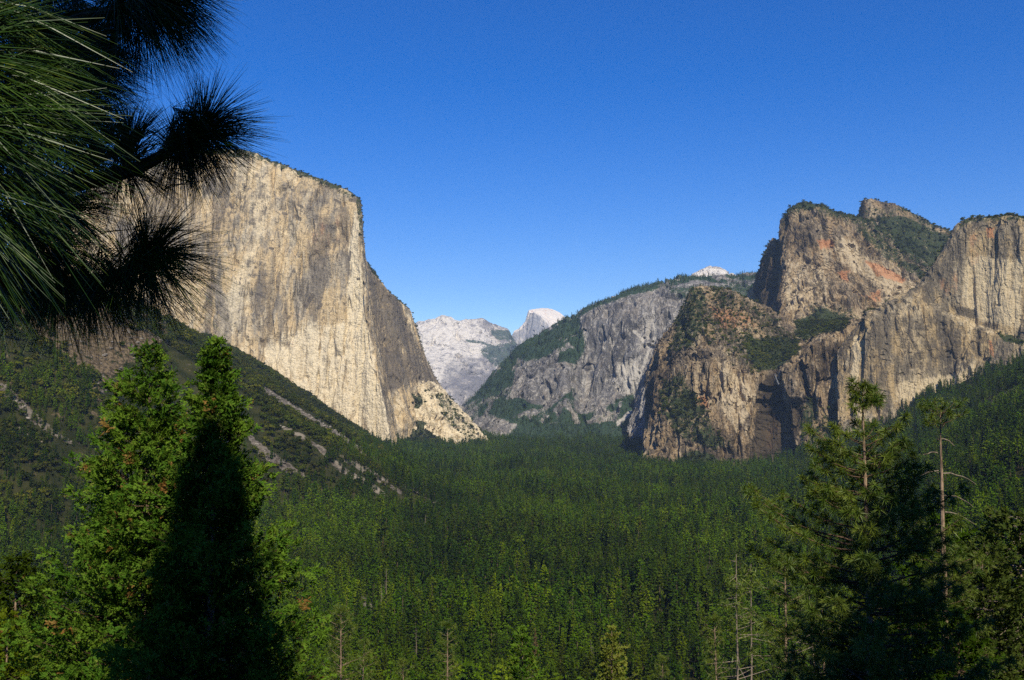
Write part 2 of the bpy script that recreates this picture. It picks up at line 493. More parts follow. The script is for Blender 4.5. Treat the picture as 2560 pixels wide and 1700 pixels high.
def loft(name, cols, mat, dens, smooth=3.0, amp=(10, 4), L=(90, 25), zk=4.0, edge=None, paint=None, ledge=0.0, blocky=0.0, pock=1.0, label=None, seed=0, trees=None, bulge=None):
    """cols: one list of (px, py, Y) per column, equal row counts. dens: cells per sheet unit"""
    A = np.array([[list(W(*p)) for p in col] for col in cols])           # U,V,3
    S = np.array([[(p[0], p[1]) for p in col] for col in cols], float)
    U, Vn = A.shape[:2]
    du = np.max(np.linalg.norm(np.diff(S, axis=0), axis=2)[:, 1:], axis=1)
    dv = np.max(np.linalg.norm(np.diff(S, axis=1), axis=2), axis=0)
    nu = np.clip((du * dens).astype(int), 3, 400); nv = np.clip((dv * dens).astype(int), 3, 400)
    nv[0] = min(max(nv[0], 14), 40)
    uu = np.concatenate([np.linspace(i, i + 1, n, endpoint=False) for i, n in enumerate(nu)] + [[U - 1]])
    vv = np.concatenate([np.linspace(i, i + 1, n, endpoint=False) for i, n in enumerate(nv)] + [[Vn - 1]])
    iu = np.minimum(uu.astype(int), U - 2); fu = (uu - iu)[:, None, None]
    iv = np.minimum(vv.astype(int), Vn - 2); fv = (vv - iv)[None, :, None]
    G = (A[iu][:, iv] * (1 - fu) * (1 - fv) + A[iu + 1][:, iv] * fu * (1 - fv)
         + A[iu][:, iv + 1] * (1 - fu) * fv + A[iu + 1][:, iv + 1] * fu * fv)
    # round the control cage a little
    k = int(max(1, smooth * 2))
    w = np.exp(-0.5 * (np.arange(-k, k + 1) / max(smooth, 0.3)) ** 2); w /= w.sum()
    for ax in (0, 1):
        pad = [(0, 0)] * 3; pad[ax] = (k, k)
        H_ = np.pad(G, pad, mode='reflect', reflect_type='odd')
        G = sum(w[i] * np.take(H_, range(i, i + G.shape[ax]), axis=ax) for i in range(2 * k + 1))
    gu = np.gradient(G, axis=0); gv = np.gradient(G, axis=1)
    N = np.cross(gu, gv); N /= np.linalg.norm(N, axis=2)[..., None] + 1e-9
    flip = (N[..., 1] > 0.0) & (N[..., 2] < 0.3)
    if np.mean(N[..., 1]) > 0: N = -N
    px, py = P(G)
    d = amp[0] * fbm(G, L[0], 3, seed + 1, zk) + amp[0] * 0.5 * ridged(G, L[0] * 0.6, 3, seed + 40, zk * 1.3)
    d = d + amp[1] * ridged(G, L[1], 3, seed + 2, zk) + amp[1] * 0.5 * fbm(G, L[1] * 0.45, 3, seed + 3, 1.5)
    cr = ridged(G, L[1] * 2.4, 3, seed + 140, zk * 1.6, 0.6)
    d = d - amp[1] * 3.0 * sstep(.45, .75, cr)
    pk = fbm(G, L[1] * 1.1, 3, seed + 160, 0.8)
    d = d - pock * amp[1] * 2.6 * sstep(.42, .48, pk)
    if blocky:
        q = fbm(G, L[1] * 1.8, 4, seed + 77, 1.0 + zk * .5)
        d = d + blocky * (np.floor(q * 5) / 5 - q * 0.3) * 2
    if bulge: d = d + bulge(px, py, G)
    rowfade = sstep(0, 1, vv)[None, :] * 0.7 + 0.3
    G = G + N * (d * rowfade)[..., None]
    if ledge:
        G[..., 2] += ledge * fbm(G, L[1] * 1.3, 3, seed + 8)
    px, py = P(G)
    gu = np.gradient(G, axis=0); gv = np.gradient(G, axis=1)
    N2 = np.cross(gu, gv); N2 /= np.linalg.norm(N2, axis=2)[..., None] + 1e-9
    N2 *= np.sign(N2[..., 2:3] + 1e-6)
    up = N2[..., 2]
    at = dict(veg=np.zeros(px.shape), dark=np.zeros(px.shape), pale=np.zeros(px.shape), org=np.zeros(px.shape))
    if paint: paint(px, py, G, up, at, vv[None, :] + 0 * px)
    V = G.reshape(-1, 3)
    me = mesh_np(name, V, grid_faces(G.shape[0], G.shape[1]), [mat], {k_: v.reshape(-1) for k_, v in at.items()}, smooth=False)
    o = link(name, me)
    o['kind'] = 'structure'
    if label: o['label'] = label
    if trees:
        n_t, kind, hmin, hmax = trees
        pr = np.clip(at['veg'], 0, 1).reshape(-1) ** 1.3
        area = (np.linalg.norm(np.cross(gu, gv), axis=2)).reshape(-1)
        qx, qy = px.reshape(-1), py.reshape(-1)
        pr = pr * area * ((qx > -100) & (qx < 2660))
        if pr.sum() > 0:
            ix = rng.choice(len(pr), n_t, p=pr / pr.sum())
            pts = V[ix] + rng.normal(0, 3, (n_t, 3)) * [1, 1, 0]
            SPOTS.append((pts - [0, 0, 1.0], rng.uniform(hmin, hmax, n_t), kind))
    return o


def Z_(seed=0, s=1.0):
    return lambda px, py: s * (20 * np.sin(px * 0.013 + seed) + 11 * np.sin(py * 0.031 + px * 0.02 + seed * 2.1))


def wob(G, L, a, seed):
    return a * fbm(G, L, 3, seed), a * fbm(G, L, 3, seed + 50)


M_elcap = rock_mat('pale_streaked_granite', (0.30, 0.255, 0.19), (0.52, 0.39, 0.22), (0.74, 0.62, 0.42), (0.12, 0.10, 0.08), 46, 12, 0.65, speck=0.22, dk=0.9, fine=0.62)
M_cath = rock_mat('brown_granite', (0.145, 0.112, 0.076), (0.27, 0.19, 0.105), (0.50, 0.395, 0.25), (0.04, 0.031, 0.022), 34, 6, 0.6, fine=0.75)
M_wall = rock_mat('dark_streaked_granite', (0.19, 0.155, 0.105), (0.37, 0.27, 0.14), (0.56, 0.45, 0.28), (0.085, 0.07, 0.052), 36, 10, 0.5, fine=0.75)
M_mid = rock_mat('grey_granite', (0.165, 0.155, 0.15), (0.235, 0.205, 0.175), (0.48, 0.44, 0.38), (0.07, 0.065, 0.064), 46, 5, 0.4, veg=(0.022, 0.042, 0.02))
M_far = rock_mat('white_granite', (0.33, 0.30, 0.29), (0.52, 0.46, 0.40), (0.78, 0.71, 0.62), (0.19, 0.18, 0.19), 200, 1.0, 0.6, veg=(0.06, 0.08, 0.06), bscale=1.2, speck=0.35)

# --- the great sheer wall at left
def colz(top, bottom, Yt, Yb, fr=(0, .12, .3, .5, .7, .88, 1), back=1500, sag=0.0):
    """column from a rim point to a base point, then on down behind the trees; the plateau runs back from the rim"""
    out = [(top[0], top[1] + 14, Yt + back)]
    for f in fr:
        out.append((top[0] + (bottom[0] - top[0]) * f, top[1] + (bottom[1] - top[1]) * f, Yt + (Yb - Yt) * f ** 0.8))
    out.append((bottom[0], bottom[1] + 60, Yb - 20))
    return out


cols = []
for x, yr, yb, Y0 in [(60, 600, 780, 3500), (150, 520, 790, 3450), (300, 430, 780, 3420), (420, 395, 770, 3400), (520, 376, 810, 3400), (600, 374, 885, 3400), (649, 388, 930, 3390),
                      (736, 424, 985, 3370), (817, 455, 1038, 3350), (872, 478, 1072, 3330)]:
    cols.append(colz((x, yr), (x + (20 if x > 500 else 0), yb), Y0 + 120, Y0 - 60, back=1200))
nose = [(896, 497, 4500), (898, 501, 3440), (901, 564, 3380), (907, 640, 3350), (917, 758, 3310), (931, 850, 3280), (947, 950, 3240), (978, 1112, 3200), (980, 1160, 3190)]
cols.append(nose)
cols.append([(905, 650, 4700), (908, 645, 4000), (912, 680, 3900), (918, 730, 3850), (931, 800, 3760), (945, 880, 3660), (956, 960, 3520), (985, 1100, 3400), (990, 1160, 3400)])


def se(x, y, xb, yb, Yt, Yb):
    o = [(x, y + 12, Yt + 900)]
    for f in (0, .12, .3, .5, .7, .88, 1):
        o.append((x + (xb - x) * f, y + (yb - y) * f, Yt + (Yb - Yt) * f))
    return o + [(xb, yb + 60, Yb)]


cols += [se(940, 687, 990, 1080, 4120, 3750), se(970, 728, 1015, 1060, 4120, 3800), se(1001, 753, 1045, 1050, 4230, 3950), se(1019, 773, 1070, 1050, 4330, 4100),
         se(1032, 799, 1090, 1050, 4450, 4250), se(1046, 845, 1105, 1060, 4600, 4400), se(1063, 896, 1120, 1060, 4750, 4500), se(1084, 937, 1130, 1060, 4900, 4600),
         se(1103, 967, 1140, 1060, 5100, 4700), se(1105, 1010, 1145, 1070, 5600, 5300)]


def paint_elcap(px, py, G, up, at, v):
    a, c_ = wob(G, 110, 16, 3)
    x, y = px + a, py + c_
    rim = np.interp(px, [0, 300, 520, 649, 736, 817, 890, 905], [600, 430, 376, 388, 424, 455, 490, 620])
    at['veg'] = 0.75 * (v < 1.02) + 0.55 * sstep(22, 4, py - rim) * (px < 905)
    at['dark'] = 0.42 * in_poly(x, y, [(560, 400), (760, 440), (880, 500), (890, 560), (700, 560), (560, 620), (520, 560)], 45)
    at['dark'] = np.maximum(at['dark'], 0.42 * in_poly(x, y, [(600, 640), (680, 600), (690, 760), (640, 800), (590, 760)], 38))
    at['dark'] = np.maximum(at['dark'], 0.32 * in_poly(x, y, [(715, 600), (850, 560), (880, 760), (800, 800), (740, 760)], 40))
    at['dark'] = np.maximum(at['dark'], 0.68 * in_poly(px, py, [(909, 645), (1000, 750), (1045, 845), (1100, 965), (1030, 960), (960, 990), (950, 900), (925, 780)], 14))  # darker rock plus painted shade on the face turned from the sun
    at['dark'] = np.maximum(at['dark'], 0.5 * in_poly(x, y, [(480, 560), (560, 560), (590, 850), (520, 800)], 38))
    at['pale'] = 0.62 * in_poly(x, y, [(640, 860), (760, 800), (900, 800), (945, 930), (975, 1110), (880, 1070), (760, 1000), (650, 920)], 30)
    at['pale'] = np.maximum(at['pale'], 0.9 * in_poly(x, y, [(880, 520), (900, 560), (912, 740), (930, 860), (948, 940), (980, 1115), (930, 1100), (890, 960), (870, 760)], 14))  # pale strip painted so the nose edge looks lit
    at['org'] = 0.28 * in_poly(x, y, [(780, 500), (880, 520), (890, 620), (800, 700), (740, 600)], 45) + 0.25 * in_poly(x, y, [(700, 760), (760, 760), (800, 930), (720, 900)], 38)
    # shadows of slots and overhangs, painted as dark rock
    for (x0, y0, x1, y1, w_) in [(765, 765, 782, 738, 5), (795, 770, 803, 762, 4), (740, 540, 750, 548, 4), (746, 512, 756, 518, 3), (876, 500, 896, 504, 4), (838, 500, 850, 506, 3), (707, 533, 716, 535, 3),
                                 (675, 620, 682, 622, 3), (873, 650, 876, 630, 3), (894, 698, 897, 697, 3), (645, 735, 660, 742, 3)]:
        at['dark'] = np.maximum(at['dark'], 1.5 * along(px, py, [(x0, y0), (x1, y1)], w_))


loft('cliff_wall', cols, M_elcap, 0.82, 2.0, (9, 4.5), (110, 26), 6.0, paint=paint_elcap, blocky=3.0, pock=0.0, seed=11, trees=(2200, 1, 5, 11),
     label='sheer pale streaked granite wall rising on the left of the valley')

# --- lower pale buttress at its foot
cols = []
for x, y, Y0 in [(955, 998, 3900), (985, 984, 4000), (1037, 957, 4100), (1070, 958, 4150), (1098, 970, 4200), (1134, 1008, 4250), (1169, 1044, 4300), (1195, 1075, 4350), (1222, 1112, 4400), (1235, 1130, 4500)]:
    yb = 1150
    cols.append([(x, y + 8, Y0 + 700)] + [(x + 6 * f, y + (yb - y) * f, Y0 - 330 * f) for f in (0, .2, .45, .7, 1)] + [(x + 6, yb + 60, Y0 - 420)])


def paint_butt(px, py, G, up, at, v):
    a, c_ = wob(G, 60, 9, 23)
    x, y = px + a, py + c_
    at['pale'] = 0.6 + 0 * px
    at['veg'] = np.maximum(1.0 * in_poly(x, y, [(940, 1000), (975, 1005), (1011, 1040), (1062, 1062), (1110, 1095), (1150, 1118), (1150, 1200), (930, 1200)], 6),
                           0.95 * in_poly(x, y, [(1015, 990), (1045, 985), (1062, 1010), (1040, 1022), (1018, 1015)], 5))
    at['veg'] = np.maximum(at['veg'], 0.42 * in_poly(x, y, [(1060, 970), (1120, 990), (1190, 1075), (1230, 1120), (1180, 1110), (1110, 1050)], 8))
    at['veg'] -= 0.9 * along(x, y, [(985, 1010), (1000, 1045), (1040, 1070)], 5) + 1.2 * along(x, y, [(1065, 1072), (1100, 1090), (1138, 1112)], np.array([6., 8., 4.]))
    at['veg'] = np.clip(at['veg'], 0, 1)


loft('cliff_buttress', cols, M_elcap, 1.1, 1.6, (14, 8), (80, 24), 1.6, paint=paint_butt, blocky=3, seed=31, trees=(2000, 1, 5, 14),
     label='low pale rock spur at the foot of the great wall')

# --- far white slope
cols = []
for x, y, Y0 in [(960, 860, 11500), (1041, 820, 11600), (1071, 806, 11700), (1111, 795, 11800), (1143, 804, 11800), (1179, 807, 11900), (1204, 807, 11900), (1229, 824, 12000), (1264, 828, 12100), (1280, 872, 12150), (1310, 900, 12200), (1400, 940, 12200)]:
    cols.append([(x, y + 8, Y0 + 1500)] + [(x, y + (1080 - y) * f, Y0 - 2100 * f ** 0.9) for f in (0, .12, .3, .5, .75, 1)])


def paint_far(px, py, G, up, at, v):
    a, c_ = wob(G, 500, 9, 43)
    x, y = px + a, py + c_
    at['pale'] = 0.6 * in_poly(x, y, [(1030, 800), (1110, 780), (1190, 800), (1250, 850), (1270, 860), (1200, 900), (1120, 960), (1060, 950)], 18)
    at['veg'] = 0.8 * in_poly(x, y, [(1225, 822), (1285, 826), (1290, 850), (1240, 850), (1228, 838)], 5) + 0.7 * in_poly(x, y, [(1200, 870), (1290, 850), (1300, 900), (1240, 920), (1210, 890)], 8)
    at['veg'] = np.maximum(at['veg'], 0.62 * along(x, y, [(1165, 850), (1200, 855), (1240, 868)], 4))
    at['dark'] = 0.5 * in_poly(x, y, [(1110, 900), (1250, 870), (1260, 950), (1160, 1020), (1090, 980)], 15)


def diag(px, py, G):
    t = (G[..., 0] * 0.55 - G[..., 2] * 1.0)
    q = np.stack([t / 1.0, G[..., 1] * 0.2, (G[..., 0] + G[..., 2]) * 0.12], -1)
    return 55 * ridged(q, 300, 4, 71)


loft('mountain', cols, M_far, 1.3, 2.0, (60, 16), (700, 170), 1.0, paint=paint_far, seed=41, bulge=diag, label='far bare white granite mountain slope')

# --- far half dome
cols = []
for x, ys, ye, Ys, Ye in [(1240, 905, 912, 13700, 13500), (1262, 880, 886, 13600, 13450), (1286, 827, 832, 13550, 13400), (1306, 814, 819, 13500, 13350), (1315, 800, 805, 13450, 13330), (1323, 776, 780, 13450, 13300),
                          (1335, 774, 781, 13600, 13250), (1352, 772, 792, 13700, 13200), (1368, 772, 808, 13800, 13130), (1378, 773, 828, 13800, 13050), (1400, 782, 850, 13800, 13100), (1420, 799, 870, 13800, 13200),
                          (1450, 830, 890, 13900, 13400), (1490, 870, 900, 14000, 13600)]:
    cols.append([(x, ys + 10, Ys + 700), (x, ys, Ys), (x, (ys * 2 + ye) / 3, Ys * .62 + Ye * .38), (x, ye, Ye), (x - 2, ye + (930 - ye) * .35, Ye - 60), (x - 6, ye + (930 - ye) * .7, Ye - 140), (x - 10, 940, Ye - 500)])


def paint_hd(px, py, G, up, at, v):
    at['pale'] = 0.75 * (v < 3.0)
    at['dark'] = 0.5 * (v > 3.05) * in_poly(px, py, [(1262, 880), (1323, 776), (1352, 792), (1378, 825), (1378, 850), (1270, 900)], 5)  # face painted darker for its shade, sunlit top above painted paler
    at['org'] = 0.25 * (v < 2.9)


M_dome = rock_mat('dome_granite', (0.36, 0.345, 0.34), (0.55, 0.49, 0.43), (0.76, 0.68, 0.60), (0.26, 0.26, 0.28), 120, 8, 0.5, speck=0.3, bscale=0.6)
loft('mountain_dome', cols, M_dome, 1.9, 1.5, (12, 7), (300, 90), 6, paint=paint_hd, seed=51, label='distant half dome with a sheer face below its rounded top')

# --- pale far peak on the right skyline
cols = []
for x, y in [(1660, 725), (1700, 705), (1718, 694), (1751, 677), (1775, 666), (1795, 669), (1809, 675), (1842, 689), (1880, 705), (1920, 720)]:
    cols.append([(x, y + 6, 9900), (x, y, 9200), (x, y + (760 - y) * .4, 8900), (x, 760, 8600), (x, 830, 8300)])


def paint_peak(px, py, G, up, at, v):
    at['pale'] = 0.6 * in_poly(px, py, [(1715, 694), (1775, 660), (1850, 692), (1780, 702)], 5)
    at['veg'] = np.clip(sstep(690, 702, py + 5 * fbm(G, 120, 3, 9)), 0, 1)


loft('mountain_peak', cols, M_far, 1.2, 1.5, (14, 9), (250, 70), 1.0, paint=paint_peak, seed=61, label='small pale rocky peak behind the wooded ridge')

# --- wooded ridge with grey cliffs, middle distance
cols = []
EX = [(1100, 1060, 6600), (1130, 1035, 6500), (1156, 1012, 6400), (1200, 977, 6300), (1232, 934, 6200), (1264, 902, 6100), (1311, 866, 6000), (1336, 848, 5950), (1375, 826, 5900), (1414, 801, 5800), (1446, 783, 5700),
      (1471, 767, 5600), (1500, 753, 5500), (1536, 742, 5450), (1571, 728, 5400), (1625, 716, 5350), (1661, 709, 5300), (1700, 696, 5300), (1760, 698, 5300), (1830, 694, 5300), (1895, 686, 5300), (1990, 690, 5400)]
for x, y, Y0 in EX:
    yb = 1125
    steep = 1500 if x < 1440 else 1050
    fs = (0, .08, .22, .4, .6, .8, 1)
    if x > 1460: ds = (0, .28, .36, .42, .5, .75, 1)
    elif x < 1300: ds = (0, .1, .3, .5, .62, .82, 1)
    else: ds = (0, .15, .4, .55, .62, .82, 1)
    cols.append([(x + 20, y + 10, Y0 + 1500)] + [(x, y + (yb - y) * f, Y0 - steep * d_) for f, d_ in zip(fs, ds)] + [(x, yb + 40, Y0 - steep - 200)])


def paint_ridge(px, py, G, up, at, v):
    a, c_ = wob(G, 150, 14, 63)
    x, y = px + a, py + c_
    sky_ = np.interp(px, [e[0] for e in EX], [e[1] for e in EX])
    at['veg'] = 1.0 * in_poly(x, y, [(1375, 820), (1430, 785), (1455, 800), (1462, 860), (1440, 905), (1400, 900), (1340, 900), (1300, 900), (1285, 960), (1240, 985), (1200, 1000), (1150, 1020), (1200, 960), (1270, 880), (1330, 840)], 9)
    at['veg'] = np.maximum(at['veg'], 1.0 * in_poly(x, y, [(1240, 1110), (1290, 1065), (1240, 1040), (1200, 1035), (1200, 1010), (1300, 985), (1330, 1010), (1385, 1015), (1430, 960), (1432, 1000), (1440, 1040), (1480, 1030), (1530, 1005), (1580, 985), (1600, 1010), (1590, 1200), (1150, 1200)], 9))
    at['veg'] = np.maximum(at['veg'], 0.85 * sstep(18, 5, py - sky_) * (px > 1380))
    at['veg'] = np.maximum(at['veg'], 0.6 * in_poly(x, y, [(1660, 715), (1900, 700), (1900, 745), (1700, 750)], 10))
    at['veg'] = np.maximum(at['veg'], 0.45 * in_poly(x, y, [(1150, 1010), (1290, 960), (1440, 900), (1440, 1000), (1290, 1060), (1160, 1090)], 14))
    at['veg'] = np.maximum(at['veg'], 1.0 * sstep(1088, 1104, py))
    at['veg'] -= 0.85 * in_poly(x, y, [(1290, 925), (1345, 915), (1430, 920), (1435, 960), (1400, 1005), (1340, 1010), (1290, 990)], 8)
    at['veg'] -= 0.85 * in_poly(x, y, [(1190, 1045), (1250, 1050), (1282, 1063), (1240, 1095), (1200, 1080)], 8)
    at['veg'] -= 1.1 * along(x, y, [(1545, 1060), (1560, 1040), (1580, 1033)], 5)
    at['veg'] = np.clip(at['veg'] - .75 * sstep(.12, .38, fbm(G, 170, 4, 67, 1.6)) * (py < 1060), 0, 1)
    at['pale'] = 0.75 * along(x, y, [(1585, 830), (1625, 872), (1605, 920), (1590, 960)], 5) + 0.7 * along(x, y, [(1636, 770), (1642, 840), (1628, 872)], 4)
    at['pale'] = np.maximum(at['pale'], 0.6 * in_poly(x, y, [(1530, 900), (1600, 880), (1610, 960), (1580, 1000), (1530, 980)], 16))
    at['pale'] = np.maximum(at['pale'], 0.9 * along(x, y, [(1530, 1078), (1548, 1050), (1575, 1034)], 5))
    at['dark'] = 0.6 * along(x, y, [(1475, 800), (1480, 860), (1468, 920)], 9) + 0.5 * along(x, y, [(1545, 760), (1530, 800)], 8)


loft('hills', cols, M_mid, 1.15, 2.0, (34, 9), (260, 60), 4.5, paint=paint_ridge, blocky=9, seed=81, trees=(9000, 0, 11, 22),
     label='long wooded ridge with grey cliffs closing the valley')
# nearer grey rib beside the brown rock
cols = []
for x, y, xb, Y0 in [(1600, 960, 1560, 4500), (1625, 905, 1580, 4350), (1650, 850, 1600, 4200), (1690, 800, 1630, 4100), (1740, 790, 1680, 4100), (1800, 800, 1750, 4100)]:
    cols.append([(x + 20, y + 20, Y0 + 800)] + [(x + (xb - x) * f, y + (1130 - y) * f, Y0 - 250 * f) for f in (0, .2, .5, .8, 1)] + [(xb, 1180, Y0 - 300)])


def paint_rib(px, py, G, up, at, v):
    at['pale'] = 0.35 + 0.4 * along(px, py, [(1640, 880), (1620, 960), (1600, 1040)], 6)
    at['veg'] = sstep(1085, 1110, py)


loft('cliff_rib', cols, M_mid, 1.1, 1.5, (16, 8), (90, 25), 3, paint=paint_rib, seed=91, blocky=3, trees=(300, 0, 14, 22), label='narrow grey rock rib behind the brown crag')

# --- spire with wooded shoulder, behind
cols = []
for x, y, Y0 in [(2120, 640, 4600), (2148, 585, 4500), (2153, 510, 4330), (2160, 502, 4280), (2177, 498, 4250), (2230, 512, 4250), (2277, 531, 4250), (2325, 558, 4250), (2373, 577, 4250), (2430, 610, 4250), (2480, 650, 4300)]:
    cols.append([(x, y + 10, Y0 + 700)] + [(x, y + (760 - y) * f, Y0 - 330 * f) for f in (0, .15, .4, .7, 1)] + [(x, 800, Y0 - 420)])


def paint_spire(px, py, G, up, at, v):
    a, c_ = wob(G, 80, 9, 93)
    x, y = px + a, py + c_
    at['veg'] = 0.8 * in_poly(x, y, [(2190, 540), (2260, 540), (2380, 590), (2380, 760), (2240, 700), (2190, 640), (2200, 580)], 12)
    at['veg'] = np.maximum(at['veg'], 0.36 * (py > 520) + 0.25 * (v < 1.1))
    at['dark'] = 0.7 * in_poly(px, py, [(2140, 500), (2162, 498), (2166, 560), (2140, 580)], 4) + 0.3  # shade of the spire's left flank painted dark, over an even tone


loft('cliff_spire', cols, M_cath, 1.0, 1.2, (10, 5), (80, 22), 2.2, paint=paint_spire, seed=101, blocky=7, trees=(1700, 1, 6, 13), label='leaning summit spire with a wooded shoulder')

# --- tall middle rock
cols = []
GX = [(1850, 790, 4300), (1868, 735, 4150), (1895, 684, 4000), (1904, 641, 3920), (1928, 603, 3860), (1947, 582, 3800), (1953, 548, 3760), (1971, 522, 3730), (2010, 507, 3700), (2048, 517, 3700), (2086, 529, 3700), (2134, 541, 3720), (2177, 556, 3760),
      (2250, 612, 3800), (2325, 668, 3820), (2390, 715, 3850)]
for x, y, Y0 in GX:
    yb = 870
    cols.append([(x + 10, y + 12, Y0 + 600)] + [(x + (max(0, 1935 - x) * 0.2) * f, y + (yb - y) * f, Y0 - 380 * (.5 * f + .5 * f * f)) for f in (0, .1, .28, .5, .75, 1)] + [(x, 930, Y0 - 480)])


def paint_mid(px, py, G, up, at, v):
    a, c_ = wob(G, 80, 10, 113)
    x, y = px + a, py + c_
    sky_ = np.interp(px, [e[0] for e in GX], [e[1] for e in GX])
    at['veg'] = 0.55 * sstep(36, 6, y - sky_) * (px > 1955) + 0.5 * (v < 1.1)
    at['veg'] = np.maximum(at['veg'], 0.6 * in_poly(x, y, [(2130, 560), (2200, 580), (2270, 650), (2330, 690), (2300, 700), (2200, 640)], 8))
    at['veg'] = np.maximum(at['veg'], 1.0 * in_poly(x, y, [(1980, 800), (2060, 770), (2140, 800), (2170, 880), (1980, 900)], 8))
    at['veg'] = np.maximum(at['veg'], 0.45 * in_poly(x, y, [(2020, 760), (2130, 770), (2170, 820), (2020, 820)], 8))
    at['veg'] = np.clip(at['veg'], 0, 1)
    at['org'] = 0.9 * in_poly(x, y, [(2165, 650), (2200, 660), (2260, 700), (2250, 712), (2190, 690)], 9) + 0.7 * in_poly(x, y, [(2040, 600), (2085, 600), (2080, 625), (2050, 625)], 9)
    at['org'] += 0.62 * in_poly(x, y, [(2090, 680), (2130, 675), (2120, 710), (2095, 700)], 8) + 0.55 * in_poly(x, y, [(2140, 740), (2210, 720), (2200, 760)], 10)
    at['pale'] = 0.7 * in_poly(x, y, [(2080, 600), (2120, 590), (2200, 660), (2290, 720), (2240, 770), (2170, 700), (2100, 660)], 14) + 0.5 * in_poly(x, y, [(1955, 640), (2060, 660), (2080, 780), (1960, 780)], 16)
    at['pale'] = np.maximum(at['pale'], 0.55 * in_poly(x, y, [(2200, 700), (2310, 700), (2300, 760), (2180, 800)], 12))
    at['dark'] = 0.75 * in_poly(x, y, [(1880, 720), (1905, 640), (1947, 590), (1945, 700), (1930, 770), (1890, 760)], 6)  # left side turned from the sun, its shade painted in
    at['dark'] = np.maximum(at['dark'], 1.4 * along(px, py, [(1943, 590), (1940, 680), (1930, 730), (1918, 768)], np.array([2., 3., 6., 7.])))  # shadow inside the crack, painted dark
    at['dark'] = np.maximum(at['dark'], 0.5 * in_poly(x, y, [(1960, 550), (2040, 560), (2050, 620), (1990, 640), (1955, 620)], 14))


def bulge_mid(px, py, G):
    return -45 * along(px, py, [(1944, 575), (1940, 680), (1928, 730), (1916, 772)], np.array([6., 7., 9., 10.]))


loft('cliff_crag', cols, M_cath, 1.0, 2.0, (13, 6), (100, 26), 3.0, paint=paint_mid, seed=111, blocky=9, bulge=bulge_mid, trees=(1900, 1, 5, 12),
     label='tall rounded brown rock with an orange scar')

# --- brown rock in front with the hanging bowl and the fall
cols = []
FX = [  # x at rim, rim y, bowl y, lip y, base y, Y rim, Y bowl, Y lip, Y base
    (1640, 1000, 1010, 1030, 1160, 3500, 3420, 3350, 3150),
    (1628, 930, 950, 980, 1165, 3350, 3300, 3220, 2980),
    (1650, 850, 880, 940, 1172, 3250, 3180, 3080, 2900),
    (1690, 802, 850, 920, 1176, 3180, 3100, 3000, 2860),
    (1727, 727, 800, 910, 1180, 3150, 3080, 2960, 2830),
    (1755, 718, 800, 900, 1182, 3140, 3050, 2930, 2810),
    (1818, 725, 820, 905, 1184, 3160, 3040, 2900, 2800),
    (1866, 746, 840, 925, 1186, 3180, 3060, 2890, 2790),
    (1895, 760, 850, 935, 1186, 3200, 3080, 2890, 2800),
    (1925, 776, 860, 936, 1184, 3220, 3100, 2910, 2820),
    (1948, 790, 865, 932, 1182, 3240, 3110, 2900, 2820),
    (1975, 806, 862, 915, 1180, 3270, 3120, 2870, 2790),
    (2005, 812, 850, 890, 1178, 3290, 3120, 2840, 2770),
    (2040, 806, 830, 857, 1176, 3290, 3100, 2830, 2750),
    (2100, 800, 815, 835, 1174, 3250, 3000, 2830, 2740),
    (2150, 800, 810, 822, 1174, 3200, 2950, 2830, 2740),
    (2210, 820, 830, 845, 1174, 3100, 2950, 2860, 2800)]
for x, yr, yw, yl, yb, a_, w_, l_, b_ in FX:
    xb = x - (1660 - x) * 0.0 - (22 if x < 1700 else 0)
    cc = [(x + 10, yr + 12, a_ + 500), (x, yr, a_), (x, (yr + yw) / 2, (a_ + w_) / 2), (x, yw, w_), (x, yl, l_)]
    for f in (.1, .3, .55, .8, 1):
        cc.append((x + (xb - x) * f, yl + (yb - yl) * f, l_ + (b_ - l_) * f ** 1.2))
    cc.append((xb, yb + 50, b_ - 30))
    cols.append(cc)


def bulge_f(px, py, G):
    rec = in_poly(px, py, [(1915, 932), (1940, 930), (1956, 960), (1968, 1040), (1975, 1160), (1878, 1160), (1880, 1080), (1893, 1020), (1906, 970)], 14)
    rec2 = along(px, py, [(2000, 905), (2008, 940), (2018, 985), (2035, 1005)], np.array([7., 8., 5., 7.]))
    rec3 = in_poly(px, py, [(1975, 1000), (2040, 1000), (2030, 1060), (1995, 1130), (1975, 1140)], 9)
    rib = 9 * sstep(0.1, 0.95, np.sin(px * 0.055 + fbm(G, 150, 2, 5) * 3)) * (py > 930)
    return -62 * rec - 26 * rec2 - 22 * rec3 + rib


